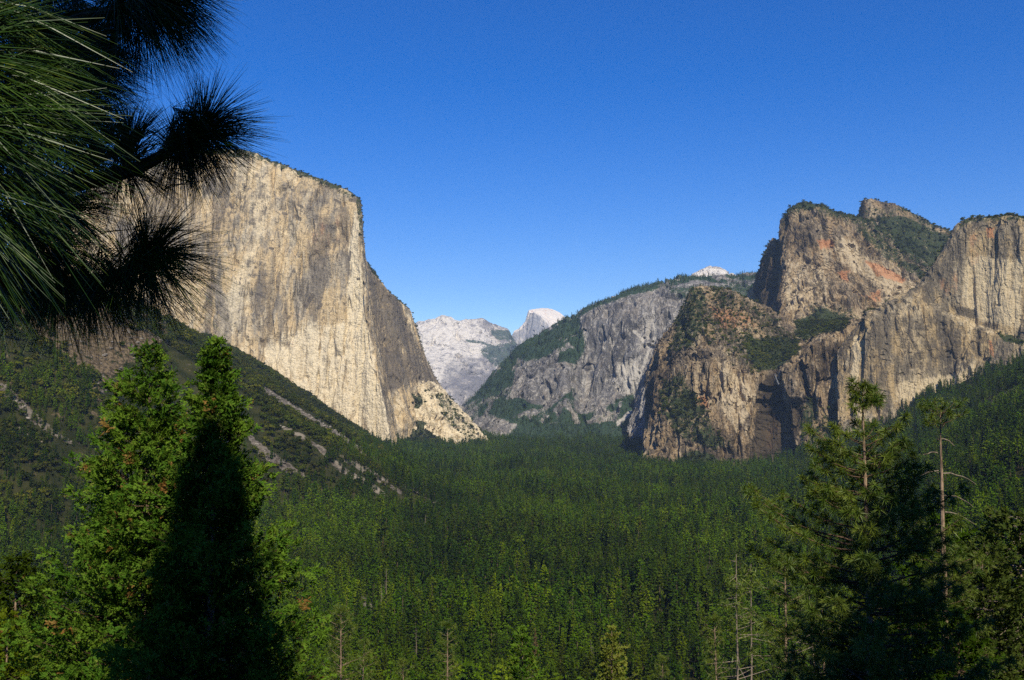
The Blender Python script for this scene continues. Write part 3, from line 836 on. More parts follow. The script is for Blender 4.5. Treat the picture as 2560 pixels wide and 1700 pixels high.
def paint_f(px, py, G, up, at, v):
    a, c_ = wob(G, 60, 11, 123)
    x, y = px + a, py + c_
    at['veg'] = 1.0 * in_poly(x, y, [(1870, 835), (1900, 850), (1960, 840), (2000, 850), (1990, 890), (1950, 920), (1910, 925), (1880, 905)], 9)
    at['veg'] = np.maximum(at['veg'], 1.0 * in_poly(x, y, [(1858, 830), (1885, 850), (1930, 895), (1990, 880), (1945, 925), (1905, 928), (1875, 895)], 7))
    at['veg'] = np.maximum(at['veg'], 0.95 * in_poly(x, y, [(1990, 800), (2060, 790), (2125, 800), (2110, 822), (2050, 830), (2020, 850), (1985, 835)], 9))
    at['veg'] = np.maximum(at['veg'], 0.6 * in_poly(x, y, [(1725, 720), (1770, 720), (1760, 800), (1740, 860), (1680, 880), (1690, 800)], 12))
    at['veg'] = np.maximum(at['veg'], 0.36 * in_poly(x, y, [(1720, 718), (1820, 720), (1930, 780), (2000, 860), (1890, 940), (1790, 860), (1700, 830)], 14))
    at['veg'] = np.maximum(at['veg'], 0.95 * in_poly(x, y, [(1680, 1010), (1715, 970), (1745, 1000), (1750, 1040), (1700, 1050), (1665, 1045)], 9))
    at['veg'] = np.maximum(at['veg'], 0.58 * in_poly(x, y, [(1640, 980), (1700, 930), (1760, 1000), (1790, 1080), (1840, 1100), (1770, 1120), (1690, 1090), (1650, 1040)], 12))
    at['veg'] = np.maximum(at['veg'], 0.95 * in_poly(x, y, [(1700, 1150), (1730, 1128), (1780, 1135), (1800, 1170), (1800, 1200), (1690, 1200)], 8))
    at['veg'] = np.maximum(at['veg'], 0.9 * sstep(1158, 1172, y) * (px < 1840))
    at['veg'] = np.maximum(at['veg'], 0.55 * in_poly(x, y, [(2015, 1000), (2050, 1000), (2030, 1060), (2005, 1110), (1995, 1060)], 7))
    at['veg'] = np.maximum(at['veg'], 0.42 * in_poly(x, y, [(2040, 1020), (2110, 1020), (2100, 1100), (2060, 1140), (2010, 1130)], 9))
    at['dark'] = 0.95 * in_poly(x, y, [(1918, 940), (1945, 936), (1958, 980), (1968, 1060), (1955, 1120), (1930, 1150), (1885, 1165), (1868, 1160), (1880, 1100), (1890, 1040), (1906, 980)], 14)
    at['dark'] = np.maximum(at['dark'], 1.3 * along(px, py, [(1999, 905), (2004, 940), (2015, 975), (2018, 992), (2030, 1003)], np.array([4., 6., 3., 4., 6.])))  # black shadow of the side slit, painted over its dent
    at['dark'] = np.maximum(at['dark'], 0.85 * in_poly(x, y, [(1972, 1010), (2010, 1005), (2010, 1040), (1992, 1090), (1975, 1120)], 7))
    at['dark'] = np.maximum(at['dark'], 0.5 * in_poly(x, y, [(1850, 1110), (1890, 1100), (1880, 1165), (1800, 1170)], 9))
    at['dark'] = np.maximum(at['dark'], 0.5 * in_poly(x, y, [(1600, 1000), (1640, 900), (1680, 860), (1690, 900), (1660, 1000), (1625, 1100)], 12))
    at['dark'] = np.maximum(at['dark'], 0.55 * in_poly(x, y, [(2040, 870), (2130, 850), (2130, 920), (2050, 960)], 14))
    at['org'] = 0.75 * in_poly(x, y, [(1740, 990), (1765, 985), (1770, 1020), (1745, 1015)], 8) + 0.5 * in_poly(x, y, [(1770, 760), (1850, 770), (1900, 820), (1800, 830)], 16) \
        + 0.35 * in_poly(px, py, [(1912, 1010), (1945, 1000), (1958, 1090), (1930, 1130), (1905, 1120)], 14)
    at['pale'] = 0.62 * in_poly(x, y, [(1790, 910), (1860, 940), (1885, 1000), (1860, 1080), (1840, 1090), (1800, 1020)], 14) + 0.6 * in_poly(x, y, [(2065, 920), (2130, 900), (2140, 1000), (2080, 1010)], 14)
    at['pale'] = np.maximum(at['pale'], 0.8 * in_poly(x, y, [(1942, 940), (1962, 945), (1972, 1000), (1962, 1010)], 5))


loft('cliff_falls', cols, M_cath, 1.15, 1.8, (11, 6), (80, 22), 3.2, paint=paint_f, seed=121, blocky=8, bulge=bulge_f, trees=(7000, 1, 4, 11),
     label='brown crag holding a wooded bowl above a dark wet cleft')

# --- right hand wall
cols = []
IX = [(2095, 880, 2815), (2120, 845, 2800), (2145, 818, 2790), (2167, 796, 2782), (2185, 779, 2772), (2225, 752, 2760), (2273, 736, 2765), (2300, 706, 2768), (2325, 673, 2768), (2349, 637, 2764), (2376, 596, 2756), (2396, 566, 2745), (2421, 549, 2728), (2469, 546, 2700),
      (2516, 541, 2660), (2560, 546, 2630), (2640, 552, 2600), (2760, 580, 2560), (2900, 640, 2540)]
for x, y, Y0 in IX:
    yl = np.interp(x, [2120, 2225, 2300, 2350, 2440, 2560, 2760], [870, 800, 750, 770, 815, 860, 900])
    yl = max(yl, y + 30)
    yb = 1120
    out = float(np.interp(x, [2120, 2250, 2380, 2480, 2760], [6, 10, 16, 26, 28]))
    cols.append([(x + 5, y + 12, Y0 + 500), (x, y, Y0), (x, y + (yl - y) * .12, Y0 - 18), (x, y + (yl - y) * .5, Y0 - 32), (x, yl - 6, Y0 - 45), (x, yl + 8, Y0 - 45 - out), (x, yl + (yb - yl) * .35, Y0 - 75 - out),
                 (x, yl + (yb - yl) * .7, Y0 - 100 - out), (x, yb, Y0 - 140 - out), (x, yb + 60, Y0 - 150 - out)])


def paint_i(px, py, G, up, at, v):
    a, c_ = wob(G, 70, 9, 133)
    x, y = px + a, py + c_
    sky_ = np.interp(px, [e[0] for e in IX], [e[1] for e in IX])
    at['veg'] = 0.5 * sstep(16, 2, py - sky_) * (px > 2400) + 0.4 * (v < 1.0)
    at['veg'] = np.maximum(at['veg'], 1.0 * in_poly(x, y, [(2495, 830), (2530, 838), (2560, 850), (2560, 862), (2510, 848)], 5))
    D = [([(2182, 790), (2225, 770), (2240, 860), (2215, 980), (2160, 980), (2160, 860)], .45, 22), ([(2230, 780), (2370, 760), (2400, 820), (2420, 880), (2330, 940), (2230, 940)], .52, 30),
         ([(2300, 720), (2390, 600), (2420, 560), (2430, 620), (2370, 700), (2340, 750)], .45, 24), ([(2470, 590), (2530, 590), (2530, 660), (2480, 680)], .4, 22), ([(2380, 760), (2440, 775), (2440, 800), (2390, 785)], .8, 6),
         ([(2400, 850), (2540, 870), (2540, 940), (2440, 960)], .35, 24)]
    for pl, s_, so_ in D: at['dark'] = np.maximum(at['dark'], s_ * in_poly(x, y, pl, so_))
    at['pale'] = 0.7 * in_poly(x, y, [(2420, 640), (2560, 640), (2560, 820), (2450, 810), (2400, 740)], 16) + 0.75 * in_poly(x, y, [(2240, 960), (2400, 930), (2440, 900), (2440, 960), (2300, 1010), (2230, 1010)], 14)
    at['pale'] = np.maximum(at['pale'], 0.5 * along(x, y, [(2360, 780), (2420, 815), (2480, 830)], 9))
    at['pale'] = np.maximum(at['pale'], 0.7 * along(x, y, [(2140, 850), (2140, 940), (2130, 1010)], 10))
    at['org'] = 0.85 * in_poly(x, y, [(2465, 570), (2490, 570), (2488, 600), (2470, 598)], 6) + 0.8 * in_poly(x, y, [(2470, 850), (2480, 850), (2484, 890), (2470, 880)], 6) \
        + 0.42 * in_poly(x, y, [(2340, 700), (2400, 680), (2400, 740), (2360, 745)], 12) + 0.35 * in_poly(x, y, [(2420, 580), (2460, 580), (2450, 680), (2420, 660)], 10)


def bulge_i(px, py, G):
    return 4 * sstep(-0.5, 0.9, np.sin(px * 0.04 + 1.3 * np.sin(px * .013))) + 18 * along(px, py, [(2185, 800), (2180, 900), (2170, 990)], 18)


loft('cliff_face', cols, M_wall, 1.0, 2.0, (7, 3), (110, 24), 7.0, paint=paint_i, seed=131, pock=0.4, blocky=4, bulge=bulge_i, trees=(900, 1, 6, 12),
     label='dark streaked granite face at the right edge of the valley')

# --- the fall itself, a thin thread of water
pts = []
rows = 26
fV = []
for i in range(rows):
    f = i / (rows - 1)
    cx, cy = 1938 + 9 * f ** 1.5 + 1.2 * math.sin(i * 1.7), 935 + 26 * f
    wd = .8 + .8 * f
    for k, s_ in enumerate((-1, 0, 1, 0)):
        fV.append(W(cx + s_ * wd, cy, 2880 + (7 if k == 3 else 0) + (-4 if k == 1 else 0)))
fF = [[i * 4 + k, (i + 1) * 4 + k, (i + 1) * 4 + (k + 1) % 4, i * 4 + (k + 1) % 4] for i in range(rows - 1) for k in range(4)]
b = NB('falling_water'); M_water = b.finish(b.mix(b.noise(b.mapping(b.coord(), (.3, .3, .05)), 1.0), (0.22, 0.22, 0.23), (0.6, 0.62, 0.64)), 0.6, 0.3)
o = link('waterfall', mesh_np('waterfall', np.array(fV), np.array(fF), [M_water])); setp(o, 'thin white thread of water dropping from the wooded bowl', None, None, 'structure')

# ------------------------------------------------------------------ tree meshes
def quads(cen, ax, ay):
    n = len(cen)
    V = np.stack([cen - ax - ay, cen + ax - ay * .6, cen + ax * .7 + ay, cen - ax * .8 + ay * .8], 1).reshape(-1, 3)
    return V, np.arange(n * 4).reshape(n, 4)


def unit(v):
    return v / (np.linalg.norm(v, axis=-1)[..., None] + 1e-9)


def conifer(seed, H, R, whorls, per, leaves, size, bare=0.12, power=0.85, droop=0.25, gaps=0.2):
    r = np.random.default_rng(seed)
    cen, ax, ay = [], [], []
    for w_ in range(whorls):
        t = (w_ + r.uniform(0, .7)) / whorls
        h = H * (bare + (1 - bare) * t)
        L = R * ((1 - t) ** power * r.uniform(.75, 1.15) + 0.05)
        if t < .2: L *= 0.6 + 2 * t
        for k in range(per):
            if r.random() < gaps: continue
            a = 2 * np.pi * (k + r.uniform(-.4, .4)) / per + w_ * 1.3
            l = L * r.uniform(.6, 1.2)
            n = max(3, int(leaves * l / R) + 2)
            s = r.uniform(.2, 1, n) ** .8
            d = np.array([np.cos(a), np.sin(a), 0])
            side = np.array([-np.sin(a), np.cos(a), 0])
            up = 0.25 * (1 - droop) * l
            p = d * (s * l)[:, None] + side * (r.normal(0, .16, n) * l * s)[:, None]
            z = h + up * s - droop * l * s ** 2 + r.normal(0, .05, n) * l - r.uniform(0, .08, n) * H / whorls * 3
            p[:, 2] = z
            cen.append(p)
            q = unit(d + r.normal(0, .45, (n, 3)))
            ax.append(q * (size * r.uniform(.6, 1.3, n))[:, None])
            u = unit(np.cross(q, np.array([0, 0, 1.0]) + r.normal(0, .6, (n, 3))))
            ay.append(u * (size * .55 * r.uniform(.6, 1.2, n))[:, None])
    # top shoot
    n = 6
    p = np.zeros((n, 3)); p[:, 2] = H * np.linspace(.95, 1.03, n); cen.append(p + r.normal(0, size * .2, (n, 3)) * [1, 1, .1])
    ax.append(np.tile([0, 0, size * .8], (n, 1)) + r.normal(0, size * .2, (n, 3))); ay.append(r.normal(0, size * .35, (n, 3)))
    return quads(np.concatenate(cen), np.concatenate(ax), np.concatenate(ay))


def trunk_vf(H, r0, sides=6, n=7, seed=0):
    r = np.random.default_rng(seed)
    z = np.linspace(-1.5, H * .96, n)
    p = np.stack([r.normal(0, .004 * H, n), r.normal(0, .004 * H, n), z], 1)
    return tubes([(p, r0 * (1 - z / H * .93) + .02)], sides)


def join(parts):
    V, F, M, b_ = [], [], [], 0
    for (v, f), m in parts:
        V.append(v); F.append(f + b_); M.append(np.full(len(f), m)); b_ += len(v)
    return np.concatenate(V), np.concatenate(F), np.concatenate(M)


def round_tree(seed, H, R, n, size):
    """brush or broadleaf: clumped leaf faces on lobes"""
    r = np.random.default_rng(seed)
    k = 9
    lob = r.normal(0, .42, (k, 3)) * [R, R, H * .35] + [0, 0, H * .5]
    i = r.integers(0, k, n)
    d = unit(r.normal(0, 1, (n, 3)))
    d[:, 2] = np.abs(d[:, 2]) * np.where(r.random(n) < .8, 1, -1)
    cen = lob[i] + d * (R * .42 * r.uniform(.7, 1.05, n))[:, None] * [1, 1, .8]
    q = unit(np.cross(d, r.normal(0, 1, (n, 3)))); u = unit(np.cross(d, q) + r.normal(0, .4, (n, 3)))
    return quads(cen, q * size * r.uniform(.6, 1.2, n)[:, None], u * size * .8 * r.uniform(.6, 1.2, n)[:, None])


protos = bpy.data.collections.new('forest_kinds')      # meshes the forest mass is grown from
for k in range(6):
    H = 1.0
    pv = conifer(100 + k, 36, [5.6, 6.8, 7.8, 5.0, 7.2, 6.2][k], [17, 16, 13, 19, 14, 17][k], 6, 6, 1.25, bare=[.1, .15, .2, .05, .25, .1][k], power=[.85, .6, .38, 1.0, .45, .75][k], droop=[.3, .2, .1, .4, .1, .3][k])
    tv = trunk_vf(36, .42, 5, 5, k)
    V, F, M = join([(pv, 0), (tv, 1)])
    o = bpy.data.objects.new('conifer_kind', mesh_np('conifer_kind', V / 36.0, F, [M_conifer, M_bark], mat_idx=M))
    protos.objects.link(o)
brush = bpy.data.collections.new('brush_kinds')
for k in range(4):
    V, F = round_tree(300 + k, 1.0, 0.62, 170, .11)
    o = bpy.data.objects.new('brush_kind', mesh_np('brush_kind', V, F, [M_shrub]))
    brush.objects.link(o)


def scatter(name, pts, hs, coll, label, wmul=None):
    n = len(pts)
    me = bpy.data.meshes.new(name)
    me.vertices.add(n); me.vertices.foreach_set('co', np.ascontiguousarray(pts, dtype=np.float32).ravel())
    a = me.attributes.new('size', 'FLOAT', 'POINT'); a.data.foreach_set('value', np.asarray(hs, dtype=np.float32))
    a = me.attributes.new('turn', 'FLOAT', 'POINT'); a.data.foreach_set('value', rng.uniform(0, 6.283, n).astype(np.float32))
    o = link(name, me)
    ng = bpy.data.node_groups.new(name + '_growth', 'GeometryNodeTree')
    ng.interface.new_socket('Geometry', in_out='INPUT', socket_type='NodeSocketGeometry')
    ng.interface.new_socket('Geometry', in_out='OUTPUT', socket_type='NodeSocketGeometry')
    N = ng.nodes; Lk = ng.links
    gi = N.new('NodeGroupInput'); go = N.new('NodeGroupOutput')
    m2p = N.new('GeometryNodeMeshToPoints')
    iop = N.new('GeometryNodeInstanceOnPoints'); iop.inputs['Pick Instance'].default_value = True
    ci = N.new('GeometryNodeCollectionInfo'); ci.inputs['Collection'].default_value = coll; ci.inputs['Separate Children'].default_value = True; ci.inputs['Reset Children'].default_value = True
    ri = N.new('FunctionNodeRandomValue'); ri.data_type = 'INT'; ri.inputs[4].default_value = 0; ri.inputs[5].default_value = len(coll.objects) - 1
    na = N.new('GeometryNodeInputNamedAttribute'); na.data_type = 'FLOAT'; na.inputs['Name'].default_value = 'size'
    nb = N.new('GeometryNodeInputNamedAttribute'); nb.data_type = 'FLOAT'; nb.inputs['Name'].default_value = 'turn'
    cx = N.new('ShaderNodeCombineXYZ')
    Lk.new(nb.outputs[0], cx.inputs['Z'])
    Lk.new(gi.outputs[0], m2p.inputs['Mesh']); Lk.new(m2p.outputs[0], iop.inputs['Points'])
    Lk.new(ci.outputs[0], iop.inputs['Instance']); Lk.new(ri.outputs[2], iop.inputs['Instance Index'])
    Lk.new(cx.outputs[0], iop.inputs['Rotation']); Lk.new(na.outputs[0], iop.inputs['Scale'])
    Lk.new(iop.outputs[0], go.inputs[0])
    md = o.modifiers.new('growth', 'NODES'); md.node_group = ng
    setp(o, label, None, None, 'stuff')
    return o


# ------------------------------------------------------------------ valley forest
def sample_zone(y0, y1, sp, ang_lim=0.60):
    n = int((math.tan(ang_lim) * (y1 ** 2 - y0 ** 2)) / sp ** 2)
    Y = np.sqrt(rng.uniform(y0 ** 2, y1 ** 2, n))
    X = rng.uniform(-1, 1, n) * math.tan(ang_lim) * Y
    return X, Y


Xs, Ys = [], []
for y0, y1, sp in [(330, 1100, 8.0), (1100, 2000, 9.5), (2000, 3200, 12), (3200, 6500, 17)]:
    a_, b_ = sample_zone(y0, y1, sp)
    Xs.append(a_); Ys.append(b_)
FXs = np.concatenate(Xs); FYs = np.concatenate(Ys)
FZ = height(FXs, FYs)
Pf = np.stack([FXs, FYs, FZ], 1)
qx, qy = P(Pf)
dl = left_foot(FYs) - FXs
inleft = dl > 0
# on the left slope conifers stop at the brush line
clump = fbm(Pf * [1, 1, 0], 120, 3, 201)
tree_line = np.where(inleft, sstep(190, 60, dl + 70 * clump), 1.0)
tree_line = np.where(inleft & (FYs < 1500), np.maximum(tree_line, sstep(520, 330, dl + 90 * clump)), tree_line)
inright = FXs - right_foot(FYs)
keep = rng.random(len(FXs)) < tree_line * (1.0 - .8 * sstep(.28, .45, fbm(Pf * [1, 1, 0], 75, 3, 205)))
keep &= ~((inright > 1100))
wn = fbm(Pf, 22, 2, 31) * 5
for ln, w_ in [([(2455, 1030), (2500, 1000), (2540, 975)], [8, 16, 10]), ([(880, 1470), (905, 1495), (925, 1520)], [6, 10, 12])]:
    keep &= ~((along(qx + wn, qy + wn, ln, np.array(w_, float)) > .3) & (FYs < 3000))
keep &= (FZ < 260)
Pf = Pf[keep]; dl = dl[keep]; qx = qx[keep]; qy = qy[keep]
Hf = (13 + 24 * rng.random(len(Pf)) ** 1.3) * (1 + .55 * clump[keep])
Hf = np.where((dl > 60), Hf * .72, Hf)
# the trees that show largest stand as individuals
vis = (qx > -30) & (qx < 2590) & (qy - Hf / Pf[:, 1] * F_PX < 1700) & (Pf[:, 1] > 0)
app = np.where(vis, Hf / Pf[:, 1] * np.clip((1700 - (qy - Hf / Pf[:, 1] * F_PX)) / 60, 0, 1), 0)
order = np.argsort(-app)
big = order[:285]
rest = np.ones(len(Pf), bool); rest[big] = False
fp = [Pf[rest]]; fh = [Hf[rest]]
bp, bh = [], []
for pts, hs, kind in SPOTS:
    if kind == 0: fp.append(pts); fh.append(hs)
    else: bp.append(pts); bh.append(hs)
scatter('forest', np.concatenate(fp), np.concatenate(fh), protos, 'dense conifer forest filling the valley floor and ledges')
print('forest trees', sum(len(a) for a in fp))

mid_meshes = []
for k in range(7):
    kd = k % 3
    V, F = conifer(500 + k, 36, [5.6, 7.0, 4.8][kd], 34, 7, 22, .62, bare=[.1, .2, .06][kd], power=[.8, .6, .95][kd], droop=[.3, .15, .4][kd], gaps=.22)
    cm = mesh_np('crown', V, F, [M_conifer])
    tv, tf = trunk_vf(36, .4, 7, 9, k + 50)
    tm = mesh_np('trunk', tv, tf, [M_bark])
    mid_meshes.append((cm, tm))
KIND = ['dark green conifer with a full pointed crown in the valley forest', 'broad olive green pine standing in the valley forest', 'slim dark spire shaped fir standing in the valley forest']
for n_, i in enumerate(big):
    k = n_ % 7
    cm, tm = mid_meshes[k]
    e = empty('conifer_tree', tuple(Pf[i]), label=KIND[k % 3], cat='tree', group='conifers of the valley forest')
    s = Hf[i] / 36
    e.scale = (s, s, s); e.rotation_euler = (0, 0, random.uniform(0, 6.28))
    link('crown', cm, e); link('trunk', tm, e)

# brush on the left slope
n = 48000
Y = np.sqrt(rng.uniform(1100 ** 2, 3400 ** 2, n)); X = rng.uniform(-.62, .02, n) * Y
dl = left_foot(Y) - X
Z = height(X, Y); Bp = np.stack([X, Y, Z], 1)
qx, qy = P(Bp)
w1 = fbm(Bp, 70, 3, 3); w2 = fbm(Bp, 22, 2, 31)
kk = (dl > 40) & (rng.random(n) < sstep(-.35, .15, fbm(Bp * [1, 1, 0], 55, 3, 77)))
for ln, w_, pl in CHUTES:
    kk &= along(qx + 10 * w1 + 5 * w2, qy + 6 * w1 + 6 * w2, ln, np.array(w_, float)) < .35
kk &= ~((in_poly(qx, qy, [(20, 730), (420, 700), (470, 790), (400, 880), (330, 900), (250, 1000), (200, 930), (120, 850), (40, 800)], 25) > .5) & (rng.random(n) < .45))
bp.append(Bp[kk] - [0, 0, .5]); bh.append(rng.uniform(5, 14, kk.sum()))
scatter('brush', np.concatenate(bp), np.concatenate(bh), brush, 'olive oak brush covering the left hillside')
print('brush', kk.sum())

# broken rock lying in the scree chutes
rocks = bpy.data.collections.new('rock_kinds')
for k in range(3):
    bm = __import__('bmesh').new()
    __import__('bmesh').ops.create_icosphere(bm, subdivisions=2, radius=.5)
    for v in bm.verts:
        v.co *= 1 + .55 * float(vnoise(np.array([v.co.x * 2.3 + k * 9]), np.array([v.co.y * 2.3]), np.array([v.co.z * 2.3]), 5)[0])
        v.co.z *= .7
    me = bpy.data.meshes.new('boulder_kind'); bm.to_mesh(me); bm.free()
    b = NB('boulder_rock_%d' % k)
    g_ = (0.27, 0.14, 0.20)[k]
    me.materials.append(b.finish(b.mix(b.noise(b.coord(), 2.0), (g_ * .6, g_ * .52, g_ * .42), (g_ * 1.2, g_ * 1.05, g_ * .85)), .95, .05))
    rocks.objects.link(bpy.data.objects.new('boulder_kind', me))
n = 60000
Y = np.sqrt(rng.uniform(1000 ** 2, 3400 ** 2, n)); X = rng.uniform(-.62, .02, n) * Y
Z = height(X, Y); Rp = np.stack([X, Y, Z], 1); qx, qy = P(Rp)
w1 = fbm(Rp, 70, 3, 3); w2 = fbm(Rp, 22, 2, 31); kk = np.zeros(n, bool)
for ln, w_, pl in CHUTES:
    kk |= along(qx + 10 * w1 + 5 * w2, qy + 6 * w1 + 6 * w2, ln, np.array(w_, float) * 1.15) > .3
kk |= (in_poly(qx, qy, [(20, 730), (420, 700), (470, 790), (400, 880), (330, 900), (250, 1000), (200, 930), (120, 850), (40, 800)], 25) > .5) & (rng.random(n) < .5)
scatter('rubble', Rp[kk], 1.5 + 6 * rng.random(kk.sum()) ** 3, rocks, 'broken grey rock lying in the chutes of the left hillside')

# ------------------------------------------------------------------ near trees
M_cedar = leaf_mat('cedar_sprays', (0.055, 0.13, 0.010), (0.12, 0.21, 0.018), (0.16, 0.19, 0.03), 0.3, 1.1, rand=False)
M_cedar_rust = leaf_mat('rusty_sprays', (0.20, 0.10, 0.025), (0.24, 0.15, 0.04), (0.14, 0.12, 0.03), 0.2, 2.0, rand=False)
M_pine = leaf_mat('pine_needles', (0.06, 0.105, 0.010), (0.125, 0.165, 0.016), (0.17, 0.19, 0.03), 0.2, 1.0, rough=0.5, spec=0.3, rand=False)
M_olive = leaf_mat('olive_sprays', (0.035, 0.058, 0.008), (0.07, 0.095, 0.014), (0.09, 0.10, 0.02), 0.2, 0.9, rand=False)
M_yellow = leaf_mat('yellow_green_leaves', (0.12, 0.15, 0.02), (0.18, 0.20, 0.03), (0.20, 0.18, 0.04), 0.2, 1.0, rand=False)
M_needle = leaf_mat('long_needles', (0.016, 0.045, 0.004), (0.036, 0.078, 0.006), (0.085, 0.12, 0.014), 0.04, 6.0, rough=0.42, spec=0.4, rand=False)
M_limb = bark_mat('pine_limb_bark', (0.05, 0.035, 0.025), (0.15, 0.095, 0.06), 30)
M_pbark = bark_mat('pine_trunk_bark', (0.12, 0.085, 0.06), (0.34, 0.24, 0.16), 9)
M_red = leaf_mat('dead_needles', (0.085, 0.062, 0.022), (0.13, 0.085, 0.035), (0.10, 0.075, 0.035), 0.0, 0.5, rand=False)


def ground_z(x, y):
    return float(height(np.array([float(x)]), np.array([float(y)]))[0])


def needles(base, d, length, width, curve=None, sides=2):
    """thin tapered needles: base (n,3), unit direction (n,3), length (n,); three sided when sides == 3"""
    n = len(base)
    if curve is None: curve = np.zeros((n, 3))
    r_ = unit(np.cross(d, rng.normal(0, 1, (n, 3))))
    s_ = unit(np.cross(d, r_))
    L_ = length[:, None]; w_ = width
    mid = base + d * L_ * .5 + curve * L_ * .28
    tip = base + d * L_ + curve * L_
    if sides == 3:
        a = [r_, -.5 * r_ + .866 * s_, -.5 * r_ - .866 * s_]
        V = np.stack([base + w_ * .8 * q for q in a] + [mid + w_ * q for q in a] + [tip + w_ * .25 * q for q in a], 1).reshape(-1, 3)
        o = np.arange(n)[:, None] * 9
        F = np.concatenate([np.stack([o[:, 0] + k * 3 + i, o[:, 0] + k * 3 + (i + 1) % 3, o[:, 0] + k * 3 + 3 + (i + 1) % 3, o[:, 0] + k * 3 + 3 + i], 1) for k in (0, 1) for i in (0, 1, 2)])
        return V, F
    V = np.stack([base - w_ * r_ * .7, base + w_ * r_ * .7, mid + w_ * r_, mid - w_ * r_, tip - w_ * r_ * .3, tip + w_ * r_ * .3], 1).reshape(-1, 3)
    o = np.arange(n) * 6
    F = np.concatenate([np.stack([o, o + 1, o + 2, o + 3], 1), np.stack([o + 3, o + 2, o + 5, o + 4], 1)])
    return V, F


def cat_vf(parts):
    V, F, b_ = [], [], 0
    for v, f in parts:
        V.append(v); F.append(f + b_); b_ += len(v)
    return np.concatenate(V), np.concatenate(F)


def make_pine(seed, H, prof, n_wh, per, tn=46, nl=.24, nw=.006, bare=None, top_gap=True, r0=.16, skip=0.15, sub=3, bk=0):
    """tufted pine: prof(t) radius at fraction t below the top (0 top, 1 ground) -> trunk (V,F), limbs (V,F), crown (V,F)"""
    r = np.random.default_rng(seed)
    zt = np.linspace(-1.0, H, 14)
    lean = r.normal(0, .012, 2)
    wob_ = np.cumsum(r.normal(0, .012, (14, 2)), axis=0)
    tp = np.column_stack([wob_[:, 0] + lean[0] * zt, wob_[:, 1] + lean[1] * zt, zt])
    trunk = tubes([(tp, r0 * np.clip(1 - zt / H, 0, 1) ** .8 + .012)], 9)
    limbs, tuft_c, tuft_d = [], [], []
    for w_ in range(n_wh):
        t = ((w_ + r.uniform(-.2, .2)) / n_wh) ** 1.0
        t = max(t, 0.01)
        R = prof(t)
        if R <= 0: continue
        for k in range(per):
            if r.random() < skip: continue
            z = H * (1 - t) + r.normal(0, .12)
            if z > H: continue
            a = 2 * np.pi * (k + r.uniform(-.35, .35)) / per + w_ * 2.1
            L = R * r.uniform(.5, 1.15) * (1 + .22 * math.sin(3 * a + t * 11 + seed) + .12 * math.sin(t * 37 + seed))
            d = np.array([np.cos(a), np.sin(a), 0])
            rise = .45 * (1 - t) ** 2 + .02
            s = np.linspace(0, 1, 6)
            c0 = np.array([np.interp(z, zt, tp[:, 0]), np.interp(z, zt, tp[:, 1]), z])
            sag = r.uniform(.0, .25)
            pts = c0 + d * (s * L)[:, None] + np.array([0, 0, 1.0]) * (L * (rise * s - sag * s ** 2 + .28 * s ** 3))[:, None]
            pts += np.cumsum(r.normal(0, .018 * L, (6, 3)), 0)
            limbs.append((pts, np.linspace(.012 + .008 * L, .005, 6)))
            nt_ = max(2, int(L * sub))
            for j in range(nt_):
                f = 1 - (j / max(nt_, 1)) * .68
                i = min(int(f * 5), 4)
                p0 = pts[i] + (pts[i + 1] - pts[i]) * (f * 5 - i)
                if j == 0: q = p0; dd = unit((pts[-1] - pts[-2])[None])[0]
                else:
                    sd = np.array([-d[1], d[0], 0]) * (1 if j % 2 else -1)
                    dd = unit((d * .6 + sd * r.uniform(.4, 1) + np.array([0, 0, r.uniform(-.1, .5)]))[None])[0]
                    q = p0 + dd * r.uniform(.12, .42) * (1 if L > .6 else .5)
                    limbs.append((np.array([p0, (p0 + q) / 2 + [0, 0, -.02], q]), np.array([.008, .007, .005])))
                tuft_c.append(q); tuft_d.append(unit((dd + [0, 0, .35])[None])[0])
    tuft_c.append(np.array([tp[-1, 0], tp[-1, 1], H])); tuft_d.append(np.array([0, 0, 1.0]))
    tc = np.repeat(np.array(tuft_c), tn, 0); td = np.repeat(np.array(tuft_d), tn, 0)
    n = len(tc)
    off = r.uniform(-.5, .08, n)[:, None] * nl
    d = unit(td * r.uniform(-.1, 1.1, n)[:, None] + unit(r.normal(0, 1, (n, 3))) * .95)
    crown = needles(tc + td * off, d, nl * r.uniform(.7, 1.1, n), nw, np.tile([0, 0, -.18], (n, 1)))
    return trunk, tubes(limbs, 4), crown


